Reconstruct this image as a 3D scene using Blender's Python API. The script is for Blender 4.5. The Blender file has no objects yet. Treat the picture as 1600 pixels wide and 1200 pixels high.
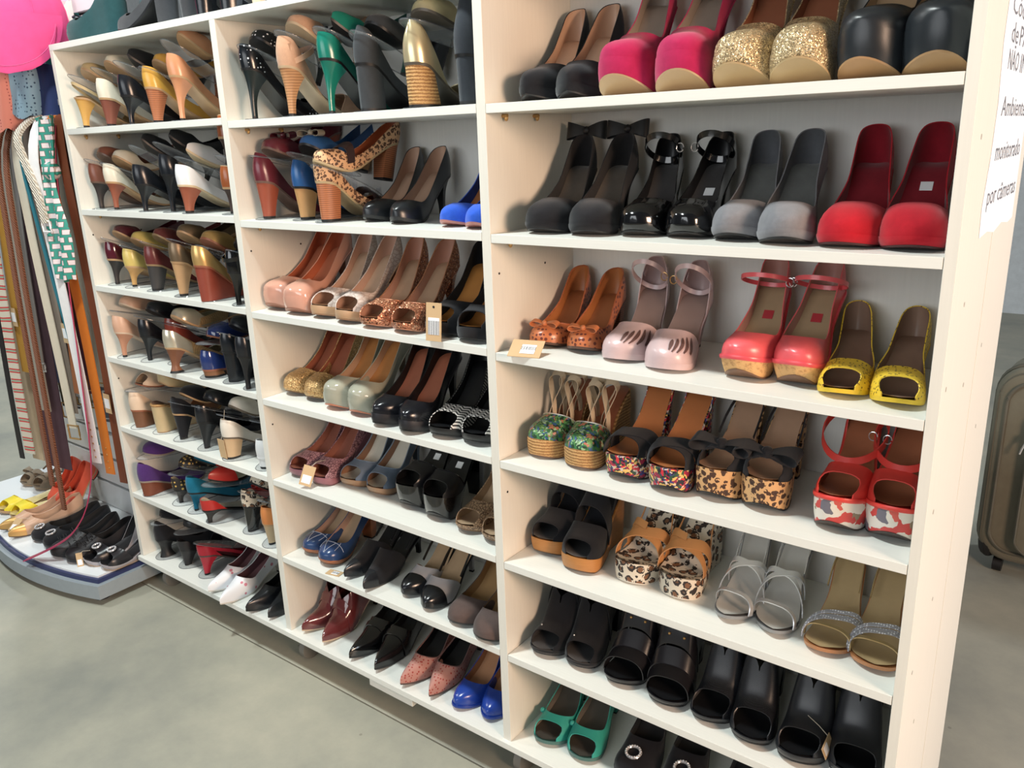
import bpy, bmesh, math, random
import numpy as np
from mathutils import Vector, Matrix, Euler
random.seed(7); np.random.seed(7)
PI = math.pi
scene = bpy.context.scene
C = scene.collection

# ------------------------------------------------------------------ camera
cam = bpy.data.cameras.new('camera'); co = bpy.data.objects.new('camera', cam); C.objects.link(co)
yaw, pitch, roll = math.radians(37.688), math.radians(-16.610), math.radians(-1.997)
fw = Vector((-math.sin(yaw)*math.cos(pitch), math.cos(yaw)*math.cos(pitch), math.sin(pitch)))
rt = Vector((math.cos(yaw), math.sin(yaw), 0)); up = rt.cross(fw)
r2 = rt*math.cos(roll) + up*math.sin(roll); u2 = up*math.cos(roll) - rt*math.sin(roll)
mt = Matrix((r2, u2, -fw)).transposed().to_4x4(); mt.translation = Vector((0.1856, -1.1006, 1.3056))
co.matrix_world = mt
cam.sensor_width = 36; cam.lens = 36*1279.65/1600; cam.clip_start = .02
scene.camera = co

# ------------------------------------------------------------------ world, lights, exposure
wd = bpy.data.worlds.new('world'); scene.world = wd; wd.use_nodes = True
bgn = wd.node_tree.nodes['Background']; bgn.inputs[0].default_value = (.86, .90, 1.0, 1); bgn.inputs[1].default_value = .15
def area(name, loc, target, size, power, col, sy=None):
    l = bpy.data.lights.new(name, 'AREA'); l.energy = power; l.color = col
    l.shape = 'RECTANGLE' if sy else 'DISK'; l.size = size
    if sy: l.size_y = sy
    o = bpy.data.objects.new(name, l); C.objects.link(o); o.location = loc
    o.rotation_euler = (Vector(target)-Vector(loc)).to_track_quat('-Z', 'Y').to_euler()
    return o
area('overhead_light', (-1.2, -.72, 3.0), (-1.2, -.5, 0), .20, 80, (.92, 1.0, .98))
area('shop_window', (2.6, -1.0, 1.62), (-1.3, .1, 1.25), .8, 150, (1.0, .68, .48), .7)
area('front_fill', (-.8, -3.4, 1.7), (-.9, .2, .85), 2.6, 62, (.93, .97, 1.0), 1.3)  # added soft fill from the front, brightens shelf interiors and back panels
area('doorway_daylight', (3.4, .3, 1.5), (0, .35, .9), 1.8, 84, (.72, .87, 1.0), 1.8)
area('overhead_light', (-3.5, -.8, 3.0), (-3.2, .2, .2), .3, 44, (.96, 1.0, .98))
area('overhead_light', (-5.6, 1.6, 3.0), (-5.6, 1.6, 0), .5, 110, (.96, 1.0, 1.0))  # added light that brightens the far floor at the left
area('overhead_light', (.9, 2.7, 2.9), (.5, 2.3, 0), .4, 34, (.88, .95, 1.0))
vs = scene.view_settings
vs.view_transform = 'Standard'; vs.look = 'None'; vs.gamma = 1; vs.exposure = -.46
try: vs.use_curve_mapping = False
except Exception: pass

# ------------------------------------------------------------------ materials
def lin(c):
    out = []
    for v in c[:3]:
        v = v/255
        out.append(v/12.92 if v <= .04045 else ((v+.055)/1.055)**2.4)
    return (*out, 1)
MATS = {}
def newmat(name):
    m = bpy.data.materials.new(name); m.use_nodes = True
    nt = m.node_tree; b = nt.nodes['Principled BSDF']
    return m, nt, b
class G:
    def __init__(s, nt): s.nt = nt
    def n(s, typ, ins=None, **kw):
        nd = s.nt.nodes.new(typ)
        for k, v in kw.items(): setattr(nd, k, v)
        for k, v in (ins or {}).items():
            if hasattr(v, 'is_output') or isinstance(v, bpy.types.NodeSocket): s.nt.links.new(v, nd.inputs[k])
            else: nd.inputs[k].default_value = v
        return nd
    def coord(s, sc=(1,1,1), rot=(0,0,0)):
        t = s.n('ShaderNodeTexCoord')
        return s.n('ShaderNodeMapping', {0: t.outputs['Object'], 'Scale': sc, 'Rotation': rot}).outputs[0]
    def math(s, op, a, b=0.0): return s.n('ShaderNodeMath', {0: a, 1: b}, operation=op).outputs[0]
    def noise(s, v, scale, det=3.0, rough=.55): return s.n('ShaderNodeTexNoise', {'Vector': v, 'Scale': scale, 'Detail': det, 'Roughness': rough})
    def ramp(s, f, stops, interp='LINEAR'):
        r = s.n('ShaderNodeValToRGB', {0: f}); cr = r.color_ramp; cr.interpolation = interp
        while len(cr.elements) < len(stops): cr.elements.new(.5)
        for e, (p, c) in zip(cr.elements, stops): e.position = p; e.color = c
        return r.outputs[0]
    def mix(s, f, a, b):
        m = s.n('ShaderNodeMix', data_type='RGBA')
        for i, v in ((0, f), (6, a), (7, b)):
            if isinstance(v, bpy.types.NodeSocket): s.nt.links.new(v, m.inputs[i])
            else: m.inputs[i].default_value = v
        return m.outputs[2]
    def bump(s, h, b, st=.3, d=.001):
        bp = s.n('ShaderNodeBump', {'Height': h, 'Strength': st, 'Distance': d})
        s.nt.links.new(bp.outputs[0], b.inputs['Normal'])
def mat(kind, c1, c2=None, c3=None, rough=None, scale=None, name=None, **kw):
    key = repr((kind, c1, c2, c3, rough, scale, sorted(kw.items())))
    if key in MATS: return MATS[key]
    m, nt, b = newmat(name or kind); g = G(nt); L = nt.links
    a1 = lin(c1); a2 = lin(c2) if c2 else a1; a3 = lin(c3) if c3 else a2
    I = b.inputs; col = None
    I['Roughness'].default_value = rough if rough is not None else .45
    v = g.coord()
    def dark(c, f): return (c[0]*f, c[1]*f, c[2]*f, 1)
    if kind == 'leather':
        n = g.noise(v, 55, 3); col = g.mix(g.math('MULTIPLY', n.outputs[0], .6), dark(a1, .86), dark(a1, 1.1))
        g.bump(g.noise(v, 900, 2).outputs[0], b, .12, .0006)
    elif kind == 'patent':
        col = a1; I['Roughness'].default_value = rough or .13; I['Coat Weight'].default_value = .6; I['Coat Roughness'].default_value = .05
    elif kind == 'suede':
        n = g.noise(v, 60, 5, .7); col = g.mix(n.outputs[0], dark(a1, .72), dark(a1, 1.22))
        I['Roughness'].default_value = .93; I['Sheen Weight'].default_value = .18; I['Sheen Roughness'].default_value = .5
        I['Specular IOR Level'].default_value = .15
        g.bump(g.noise(v, 1500, 2).outputs[0], b, .25, .0006)
    elif kind == 'metal':
        col = a1; I['Metallic'].default_value = .6; I['Roughness'].default_value = rough or .3
        g.bump(g.noise(v, 500, 2).outputs[0], b, .08, .0005)
    elif kind == 'glitter':
        vo = g.n('ShaderNodeTexVoronoi', {'Vector': v, 'Scale': scale or 800}); sp = g.n('ShaderNodeSeparateColor', {0: vo.outputs['Color']})
        col = g.ramp(sp.outputs[0], [(0, a2), (.45, a1), (.8, a1), (1, a3)])
        I['Metallic'].default_value = .5; I['Roughness'].default_value = .33
        nm = g.n('ShaderNodeVectorMath', {0: vo.outputs['Color'], 1: (-.5, -.5, -.5)}, operation='ADD')
        ns = g.n('ShaderNodeVectorMath', {0: nm.outputs[0], 'Scale': 1.1}, operation='SCALE')
        ge = g.n('ShaderNodeNewGeometry'); ad = g.n('ShaderNodeVectorMath', {0: ge.outputs['Normal'], 1: ns.outputs[0]}, operation='ADD')
        no = g.n('ShaderNodeVectorMath', {0: ad.outputs[0]}, operation='NORMALIZE'); L.new(no.outputs[0], I['Normal'])
    elif kind == 'leopard':
        w = g.noise(v, 60, 2); wv = g.n('ShaderNodeVectorMath', {0: w.outputs['Color'], 'Scale': .012}, operation='SCALE')
        vv = g.n('ShaderNodeVectorMath', {0: v, 1: wv.outputs[0]}, operation='ADD').outputs[0]
        vo = g.n('ShaderNodeTexVoronoi', {'Vector': vv, 'Scale': scale or 95, 'Randomness': .8})
        d = vo.outputs['Distance']; gap = g.math('GREATER_THAN', g.noise(v, 170, 1).outputs[0], .40)
        ring = g.math('MULTIPLY', g.math('LESS_THAN', d, .50), gap); core = g.math('LESS_THAN', d, kw.get('core', .2))
        col = g.mix(core, g.mix(ring, a1, a2), a3); I['Roughness'].default_value = rough or .6
    elif kind == 'dots':
        vo = g.n('ShaderNodeTexVoronoi', {'Vector': v, 'Scale': scale or 90, 'Randomness': kw.get('rnd', .5)})
        col = g.mix(g.math('LESS_THAN', vo.outputs['Distance'], kw.get('r', .33)), a1, a2)
        if kw.get('shine'): I['Roughness'].default_value = .2
    elif kind == 'floral':
        w = g.noise(v, 45, 2); wv = g.n('ShaderNodeVectorMath', {0: w.outputs['Color'], 'Scale': .03}, operation='SCALE')
        vv = g.n('ShaderNodeVectorMath', {0: v, 1: wv.outputs[0]}, operation='ADD').outputs[0]
        vo = g.n('ShaderNodeTexVoronoi', {'Vector': vv, 'Scale': scale or 80}); sp = g.n('ShaderNodeSeparateColor', {0: vo.outputs['Color']})
        cs = [lin(c) for c in kw['cols']]
        col = g.ramp(sp.outputs[0], [(i/len(cs), c) for i, c in enumerate(cs)], 'CONSTANT')
    elif kind == 'snake':
        vo = g.n('ShaderNodeTexVoronoi', {'Vector': g.coord((1, .6, 1)), 'Scale': scale or 230}, feature='DISTANCE_TO_EDGE')
        n = g.noise(v, 35, 2); col = g.mix(g.math('GREATER_THAN', vo.outputs[0], .09), a2, g.mix(n.outputs[0], a1, a3))
        g.bump(vo.outputs[0], b, .4, .0008)
    elif kind == 'chevron':
        s_ = g.n('ShaderNodeSeparateXYZ', {0: v}); x, y, z = s_.outputs
        tri = g.math('PINGPONG', g.math('ADD', x, 1.0), .0075)
        q = g.math('ADD', g.math('ADD', y, z), g.math('MULTIPLY', tri, 1.0))
        col = g.mix(g.math('GREATER_THAN', g.math('PINGPONG', g.math('ADD', q, 1.0), .0046), .0023), a1, a2)
    elif kind == 'stack':
        wv = g.n('ShaderNodeTexWave', {'Vector': v, 'Scale': scale or 75, 'Distortion': .6, 'Detail': 1}, wave_type='BANDS', bands_direction='Z')
        col = g.ramp(wv.outputs[1], [(0, a2), (.35, a1), (1, a1)])
    elif kind == 'rope':
        wv = g.n('ShaderNodeTexWave', {'Vector': v, 'Scale': scale or 55, 'Distortion': 2.5, 'Detail': 2, 'Detail Scale': 6}, wave_type='BANDS', bands_direction='Z')
        col = g.mix(wv.outputs[1], a2, a1); g.bump(wv.outputs[1], b, .7, .002); I['Roughness'].default_value = .85
    elif kind == 'cork':
        n = g.noise(v, 160, 4, .7); col = g.ramp(n.outputs[0], [(.3, a2), (.5, a1), (.75, a1)]); I['Roughness'].default_value = .75
    elif kind == 'wood':
        n = g.noise(g.coord((4, 4, 60)), 6, 3); col = g.mix(n.outputs[0], a2, a1)
    elif kind == 'weave':
        ck = g.n('ShaderNodeTexBrick', {'Vector': g.coord((1, 1, 1), (PI/2, 0, 0)), 'Scale': scale or 230, 'Mortar Size': .06, 'Color1': a1, 'Color2': a2, 'Mortar': dark(a1, .3)})
        col = ck.outputs[0]; g.bump(ck.outputs[1], b, -.5, .001)
    elif kind == 'stripes':
        wv = g.n('ShaderNodeTexWave', {'Vector': v, 'Scale': scale or 22, 'Distortion': 1.2, 'Detail': 2}, wave_type='BANDS', bands_direction=kw.get('dir', 'Z'))
        col = g.ramp(wv.outputs[1], [(0, a1), (.55, a1), (.6, a2), (.9, a2), (.92, a3)], 'CONSTANT')
    elif kind == 'squares':
        s_ = g.n('ShaderNodeSeparateXYZ', {0: v}); x, y, z = s_.outputs
        row = g.math('FLOOR', g.math('MULTIPLY', z, 1/.021)); sh = g.math('MULTIPLY', row, .0115)
        fx = g.math('PINGPONG', g.math('ADD', g.math('ADD', x, sh), 9.0), .0115); fz = g.math('PINGPONG', g.math('ADD', z, .0), .0105)
        sq = g.math('MULTIPLY', g.math('GREATER_THAN', fx, .0045), g.math('GREATER_THAN', fz, .0042))
        out_ = g.math('MULTIPLY', g.math('GREATER_THAN', fx, .0035), g.math('GREATER_THAN', fz, .0032))
        col = g.mix(sq, g.mix(out_, a2, a3), a1)
    elif kind == 'fabric':
        n = g.noise(v, 30, 4); col = g.mix(n.outputs[0], dark(a1, .82), dark(a1, 1.12)); I['Roughness'].default_value = .9
        g.bump(g.noise(v, 700, 2).outputs[0], b, .3, .001)
    elif kind == 'board':
        n = g.noise(g.coord(kw.get('gr', (60, 60, 2.5))), 5, 4, .6); n2 = g.noise(v, 2.5, 2)
        col = g.mix(n.outputs[0], dark(a1, .93), dark(a1, 1.04)); I['Roughness'].default_value = .42; I['Specular IOR Level'].default_value = .4
        g.bump(n.outputs[0], b, .05, .0006)
    elif kind == 'concrete':
        n = g.noise(v, 2.2, 7, .62); n2 = g.noise(v, 60, 4, .7)
        sp = g.n('ShaderNodeTexVoronoi', {'Vector': v, 'Scale': 9}); spot = g.math('LESS_THAN', sp.outputs[0], .035)
        c0 = g.ramp(n.outputs[0], [(.3, a2), (.5, a1), (.72, a3)])
        c1_ = g.mix(g.math('MULTIPLY', n2.outputs[0], .28), c0, dark(a1, .6))
        col = g.mix(g.math('MULTIPLY', spot, .55), c1_, dark(a1, .45)); I['Roughness'].default_value = .5
        g.bump(n2.outputs[0], b, .06, .002)
    elif kind == 'clear':
        col = a1; I['Roughness'].default_value = .06; I['Alpha'].default_value = kw.get('alpha', .16); I['Specular IOR Level'].default_value = .9
    elif kind == 'barcode':
        s_ = g.n('ShaderNodeSeparateXYZ', {0: v}); n = g.n('ShaderNodeTexNoise', {'Scale': 1100, 'Detail': 0}, noise_dimensions='1D'); L.new(s_.outputs[0], n.inputs['W'])
        bar = g.math('GREATER_THAN', n.outputs[0], .5); zone = g.math('LESS_THAN', g.math('ABSOLUTE', s_.outputs[1]), .0035)
        col = g.mix(g.math('MULTIPLY', bar, zone), a1, lin((60, 60, 66)))
    elif kind == 'braid':
        wv = g.n('ShaderNodeTexWave', {'Vector': v, 'Scale': scale or 26, 'Distortion': 3, 'Detail': 1}, wave_type='BANDS', bands_direction='DIAGONAL')
        col = g.mix(wv.outputs[1], a2, a1); g.bump(wv.outputs[1], b, .8, .004); I['Roughness'].default_value = .7
    elif kind == 'plain': col = a1
    else: raise ValueError(kind)
    if isinstance(col, bpy.types.NodeSocket): L.new(col, I['Base Color'])
    else: I['Base Color'].default_value = col
    MATS[key] = m
    return m
BLK = (26, 26, 30)
m_board = mat('board', (226, 224, 214), name='laminate_upright')
m_shelf = mat('board', (228, 229, 222), gr=(2.5, 60, 60), name='laminate_shelf')
m_back = mat('board', (224, 222, 216), gr=(40, 40, 2), name='laminate_back')
m_brass = mat('metal', (190, 150, 95), rough=.3, name='brass')
m_chrome = mat('metal', (205, 205, 205), rough=.18, name='chrome')
m_clear = mat('clear', (225, 232, 238), name='clear_plastic')
m_clear2 = mat('clear', (70, 76, 84), alpha=.33, name='clear_plastic_edge')
m_card = mat('plain', (196, 166, 126), rough=.8, name='kraft_card')
m_label = mat('barcode', (236, 238, 240), rough=.6, name='printed_label')
m_black = mat('plain', (20, 20, 22), rough=.55, name='black_rubber')

# ------------------------------------------------------------------ mesh helpers
def mesh(name, V, F, m, smooth=True, angle=38, weld=True):
    me = bpy.data.meshes.new(name); me.from_pydata([tuple(map(float, v)) for v in V], [], F)
    bm = bmesh.new(); bm.from_mesh(me)
    if weld: bmesh.ops.remove_doubles(bm, verts=bm.verts, dist=2e-5)
    bmesh.ops.recalc_face_normals(bm, faces=bm.faces); bm.to_mesh(me); bm.free()
    if smooth:
        me.polygons.foreach_set('use_smooth', [True]*len(me.polygons))
        me.set_sharp_from_angle(angle=math.radians(angle))
    me.materials.append(m); return me
def obj(name, me, parent=None, loc=None, rot=None):
    o = bpy.data.objects.new(name, me); C.objects.link(o)
    if parent: o.parent = parent
    if loc is not None: o.location = loc
    if rot is not None: o.rotation_euler = rot
    return o
def tag(o, label, cat, group=None):
    o['label'] = label; o['category'] = cat
    if group: o['group'] = group
    return o
def struct(o): o['kind'] = 'structure'; return o
def boxv(x0, x1, y0, y1, z0, z1):
    V = [(x, y, z) for z in (z0, z1) for y in (y0, y1) for x in (x0, x1)]
    F = [(0,1,3,2), (4,6,7,5), (0,4,5,1), (2,3,7,6), (0,2,6,4), (1,5,7,3)]
    return V, F
def box(name, x0, x1, y0, y1, z0, z1, m, parent=None, bev=.0):
    me = bpy.data.meshes.new(name); V, F = boxv(x0, x1, y0, y1, z0, z1)
    cx, cy, cz = (x0+x1)/2, (y0+y1)/2, (z0+z1)/2
    me.from_pydata([(a-cx, b-cy, c-cz) for a, b, c in V], [], F)
    bm = bmesh.new(); bm.from_mesh(me)
    if bev: bmesh.ops.bevel(bm, geom=bm.edges, offset=bev, segments=2, affect='EDGES', profile=.6)
    bmesh.ops.recalc_face_normals(bm, faces=bm.faces); bm.to_mesh(me); bm.free()
    me.materials.append(m)
    return obj(name, me, parent, (cx, cy, cz))
def gridF(nr, nc, off=0, cyc=False):
    F = []
    for i in range(nr-1):
        for j in range(nc if cyc else nc-1):
            k = (j+1) % nc; F.append((off+i*nc+j, off+i*nc+k, off+(i+1)*nc+k, off+(i+1)*nc+j))
    return F
def ribbon(path, wv, w, th, closed=False):
    """rectangular strip along path; wv = width direction(s), w = width(s)"""
    P = np.asarray(path, float); n = len(P)
    T = np.roll(P, -1, 0)-np.roll(P, 1, 0) if closed else np.gradient(P, axis=0)
    T /= np.linalg.norm(T, axis=1)[:, None]+1e-12
    W = np.broadcast_to(np.asarray(wv, float), P.shape).copy(); W -= (W*T).sum(1)[:, None]*T; W /= np.linalg.norm(W, axis=1)[:, None]+1e-12
    N = np.cross(T, W); w = np.broadcast_to(np.asarray(w, float), (n,))[:, None]/2; h = th/2
    R = np.stack([P+W*w+N*h, P-W*w+N*h, P-W*w-N*h, P+W*w-N*h], 1).reshape(-1, 3)
    F = gridF(n, 4, 0, True)
    if closed: F += [((n-1)*4+j, (n-1)*4+(j+1) % 4, (j+1) % 4, j) for j in range(4)]
    else: F += [(0, 1, 2, 3), ((n-1)*4+3, (n-1)*4+2, (n-1)*4+1, (n-1)*4)]
    return R, F
def tube(path, r, n=8, closed=False):
    P = np.asarray(path, float); T = np.gradient(P, axis=0); T /= np.linalg.norm(T, axis=1)[:, None]+1e-12
    ref = np.array([.13, .21, .97]); A = np.cross(T, ref); A /= np.linalg.norm(A, axis=1)[:, None]+1e-9; B = np.cross(T, A)
    r = np.broadcast_to(np.asarray(r, float), (len(P),))[:, None, None]; a = np.linspace(0, 2*PI, n, endpoint=False)
    R = P[:, None]+r*(A[:, None]*np.cos(a)[None, :, None]+B[:, None]*np.sin(a)[None, :, None])
    F = gridF(len(P), n, 0, True)
    if not closed: F += [tuple(range(n)), tuple(range((len(P)-1)*n, len(P)*n))[::-1]]
    else: F += [((len(P)-1)*n+j, (len(P)-1)*n+(j+1) % n, (j+1) % n, j) for j in range(n)]
    return R.reshape(-1, 3), F
def ball(c, r, n=8, m=6):
    r = np.broadcast_to(np.asarray(r, float), (3,)); V = []
    for i in range(m+1):
        p = PI*i/m
        for j in range(n):
            a = 2*PI*j/n; V.append((c[0]+r[0]*math.sin(p)*math.cos(a), c[1]+r[1]*math.sin(p)*math.sin(a), c[2]+r[2]*math.cos(p)))
    return np.array(V), gridF(m+1, n, 0, True)
def join(*parts):
    V, F, o = [], [], 0
    for v, f in parts:
        V.append(np.asarray(v, float)); F += [tuple(i+o for i in q) for q in f]; o += len(v)
    return np.concatenate(V), F

# ------------------------------------------------------------------ parametric women's shoe (toe at y=0, heel at y=+L, ground z=0)
def sstep(a, b, x):
    u = np.clip((np.asarray(x, float)-a)/(b-a), 0, 1); return u*u*(3-2*u)
DEF = dict(L=.205, H=.095, P=.004, wb=.0395, toe='round', peep=0, throat=.27, thd=.14, side=.032, back=.056, spring=.011, bevel=None,
           kind='pump', tv=.42, tc=.62, vh=1.0, heel='stiletto', tip=(.011, .012), hs=.2, hk=None, thw=.0045, curve=.006, boot=0, inset=.004,
           up=None, lin=None, ins=None, sole=None, plat=None, hm=None, tipm=None, bands=(), ex=(), toe_cap=None, cnt=None, wt0=.0, scale=1.0)
TOES = dict(round=(.21, 2.05), almond=(.29, 1.7), point=(.44, 1.25), square=(.12, 2.4))
class Last:
    def __init__(s, sp, side):
        s.sp = sp; s.side = side; s.L = sp['L']; s.tb = .30
        T = np.linspace(0, 1, 129); wb = sp['wb']
        b = np.interp(T, [0, .12, .3, .45, .62, .8, .92, 1], [wb*.95, wb*.98, wb, wb*.9, wb*.68, wb*.66, wb*.68, wb*.68])
        k = np.ones(13)/13; bp = np.pad(b, 6, 'edge'); s.bt = T; s.bw = np.convolve(bp, k, 'valid')
    def w(s, t):
        t = np.asarray(t, float); tr, p = TOES[s.sp['toe']]
        b = np.interp(t, s.bt, s.bw)
        u = np.clip(1-t/tr, 0, 1); v = np.clip(1-(1-t)/.16, 0, 1)
        return b*(1-u**p)**(1/p)*np.sqrt(np.maximum(1-v*v, 0))
    def c(s, t):
        t = np.asarray(t, float); return s.side*s.sp['curve']*(np.sin(PI*np.clip(t*1.1, 0, 1))-.6*(1-t)**3)
    def zs(s, t):
        sp = s.sp; t = np.asarray(t, float); u = np.clip((t-s.tb)/(1-s.tb), 0, 1)
        g = u*u*(3-2*u); g = .78*g+.22*np.clip(u*1.25, 0, 1)**1.6*1.0
        g = g/1.0
        return sp['P']+(sp['H']-sp['P'])*np.clip(g, 0, 1.0)+sp['spring']*(np.clip(1-t/s.tb, 0, 1))**2
    def h(s, t):
        t = np.asarray(t, float); vh = s.sp['vh']
        h = .010+.027*vh*(1-np.clip(1-t/.24, 0, 1)**2)**.75+.034*sstep(.16, .62, t)
        if s.sp['boot']: h = h+s.sp['boot']*sstep(.28, .55, t)
        return h
    def thk(s, t): return s.sp['P']+(s.sp['thw']-s.sp['P'])*sstep(s.tb-.02, s.tb+.22, t)
    def zb(s, t):
        t = np.asarray(t, float); z = s.zs(t)-s.thk(t)
        if s.sp['bevel']:
            bl, bh = s.sp['bevel']; z = z+bh*np.clip(1-t/bl, 0, 1)**1.2
        return z
    def S(s, t, a, off=0.0):
        t = np.asarray(t, float); a = np.asarray(a, float)
        w = np.maximum(s.w(t)-off, 0.); h = np.maximum(s.h(t)-off, .002)
        th = PI*a; cx = np.cos(th); sx = np.sin(th)
        x = s.c(t)+w*np.sign(cx)*np.abs(cx)**(.72+.30*sstep(.55, .85, t)); zr = h*np.abs(sx)**.82
        lean = np.where(t > .75, (t-.75)/.25, 0)
        y = s.L*t-off*np.clip((t-.9)/.1, 0, 1)+off*np.clip((.08-t)/.08, 0, 1)
        y = y+lean*(.0035*np.sin(np.clip(zr/.05, 0, 1.4)*PI*.8)-.006*np.clip(zr/.06, 0, 1.5)**2)
        return np.stack([x, y, s.zs(t)+zr], -1)
def costau(n): return .5-.5*np.cos(PI*np.linspace(0, 1, n))
def shell(la, sp, off, atop, t0, t1, peep, nt=34, na=8):
    """two half grids (right, left): rows along t, columns from sole edge to topline"""
    tau = t0+(t1-t0)*costau(nt); out = []
    if atop is not None and t0 == 0:
        ex = np.array([0, .015, .06, .14, .26, .42, .62])*sp['thd']+sp['throat']; pk2 = peep or 0
        ex = (ex-pk2)/(1-pk2/.45) if pk2 else ex
        tau = np.unique(np.round(np.concatenate([tau[np.min(np.abs(tau[:, None]-ex[None]), 1) > .006], ex]), 6))
        nt = len(tau)
    J = np.linspace(0, 1, na)
    tt = np.repeat(tau[:, None], na, 1)
    if peep:
        ts = peep*(.34+.66*sstep(.10, .62, J)**.8)
        f = np.clip(1-tau/.45, 0, 1)[:, None]
        tt = tt+ts[None]*f
    if atop is None:
        tm = sp['throat']+.05; ts_ = peep*(.34+.66*sstep(.10, .62, J)**.8) if peep else 0*J
        te = tm+(t1-tm)*(1-J)**1.8; u_ = costau(nt)[:, None]
        tt = ts_[None]+(te-ts_)[None]*u_; A = .5*J[None]+0*tt
    else: A = atop(tt)*J[None]
    for sg in (0, 1):
        out.append(la.S(tt, A if sg == 0 else 1-A, off))
    return out
def shell_mesh(la, sp, atop, t0, t1, peep, m_out, m_in, name, nt=34, na=8):
    o = shell(la, sp, 0, atop, t0, t1, peep, nt, na); i = shell(la, sp, .0016, atop, t0, t1, peep, nt, na); nt = o[0].shape[0]
    shut = np.linalg.norm(o[0][:, -1]-o[1][:, -1], axis=1) < 1e-5
    V, F, k = [], [], 0
    for g, gi in zip(o, i):
        n = nt*na; V += [g.reshape(-1, 3), gi[:, -1], gi[0], gi[-1]]
        F += gridF(nt, na, k)
        for a in range(nt-1):
            if shut[a] and shut[a+1]: continue
            F.append((k+a*na+na-1, k+(a+1)*na+na-1, k+n+a+1, k+n+a))
        b = k+n+nt
        for a in range(na-1 if (peep or t0 > 0) else 0): F.append((k+a, k+a+1, b+a+1, b+a))
        b2 = b+na
        for a in range(na-1 if t1 < 1 else 0): F.append((k+(nt-1)*na+a, k+(nt-1)*na+a+1, b2+a+1, b2+a))
        k += n+nt+2*na
    out = mesh(name, np.concatenate(V), F, m_out)
    V, F, k = [], [], 0
    for gi in i: V.append(gi.reshape(-1, 3)); F += gridF(nt, na, k); k += nt*na
    return out, mesh('lining', np.concatenate(V), F, m_in)
def slab(la, ztop, zbot, off=0.0, inset=.0, t0=0, t1=1, n=30, name='sole', m=None, rows=3, puff=0):
    t = t0+(t1-t0)*costau(n); w = la.w(t); c = la.c(t); y = la.L*t; V = []
    zt, zb_ = ztop(t), zbot(t)
    for k in range(rows):
        f = k/(rows-1); ww = np.maximum(w-off-inset*f+puff*math.sin(PI*f), .0002)
        yy = y+np.where(t < .12, (inset*f+off-puff*math.sin(PI*f))*(1-t/.12), 0)-np.where(t > .9, (off+inset*f)*(t-.9)/.1, 0)
        z = zt*(1-f)+zb_*f
        V.append(np.concatenate([np.stack([c+ww, yy, z], -1), np.stack([c-ww, yy, z], -1)[::-1]]))
    N = 2*n; F = gridF(rows, N, 0, True)
    for k, fl in ((0, 0), (rows-1, 1)):
        for i in range(n-1):
            q = (k*N+i, k*N+i+1, k*N+N-2-i, k*N+N-1-i); F.append(q if fl else q[::-1])
    return mesh(name, np.concatenate(V), F, m)
def heel_mesh(la, sp, m, tm):
    L, hs = la.L, sp['hs']; n = 14; kind = sp['heel']
    t = 1-hs+hs*(1-np.cos(np.linspace(0, PI/2, n)))[::-1]*-1+hs*0
    t = (1-hs)+hs*np.sin(np.linspace(0, PI/2, n))
    w = la.w(t)-.0012; c = la.c(t); y = L*t-.001
    R = np.stack([c+w, y, la.zb(t)+.0008], -1); Lf = np.stack([c-w, y, la.zb(t)+.0008], -1)[::-1]
    fr = np.stack([np.linspace(Lf[-1][0], R[0][0], 7), np.full(7, R[0][1]), np.full(7, R[0][2])], -1)[1:-1]
    top = np.concatenate([R, Lf, fr]); N = len(top)
    k = sp['hk'] or dict(stiletto=3.4, cone=1.35, block=1.0, flare=1.5, spool=2.4)[kind]
    tw, td = sp['tip']; bx = (top[:, 0].min()+top[:, 0].max())/2; wx = top[:, 0].max()-top[:, 0].min()
    y0, y1 = top[:, 1].min(), top[:, 1].max(); ins = dict(stiletto=.010, cone=.008, block=.003, flare=.004, spool=.010)[kind]
    tip = np.stack([bx+(top[:, 0]-bx)/wx*tw, (y1-ins-td)+(top[:, 1]-y0)/(y1-y0)*td, np.zeros(N)], -1)
    vs_ = np.linspace(0, 1, 11)**.8
    def row(v):
        g = 1-(1-v)**k; P = top*(1-g)+tip*g
        if kind == 'flare': g2 = min(1, g*1.0); P = top*(1-g2)+tip*g2; s_ = 1-.35*math.sin(PI*v); cx, cy = P[:, 0].mean(), P[:, 1].mean(); P[:, 0] = cx+(P[:, 0]-cx)*s_; P[:, 1] = cy+(P[:, 1]-cy)*s_
        if kind == 'spool' and v > .6: s_ = 1+1.2*((v-.6)/.4)**2; cx, cy = P[:, 0].mean(), P[:, 1].mean(); P[:, 0] = cx+(P[:, 0]-cx)*s_; P[:, 1] = cy+(P[:, 1]-cy)*s_
        P[:, 2] = top[:, 2]*(1-v); return P
    hh = top[:, 2].mean(); vt = max(0., 1-.005/hh)
    rows = [row(v) for v in vs_*vt]; V = np.concatenate(rows); F = gridF(len(rows), N, 0, True)+[tuple(range(N)), tuple(range(len(V)-N, len(V)))[::-1]]
    a = mesh('heel', V, F, m)
    r = [row(vt), row(1.0)]; V = np.concatenate(r); F = gridF(2, N, 0, True)+[tuple(range(N)), tuple(range(N, 2*N))[::-1]]
    return a, mesh('heel_tip', V, F, tm)
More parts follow.
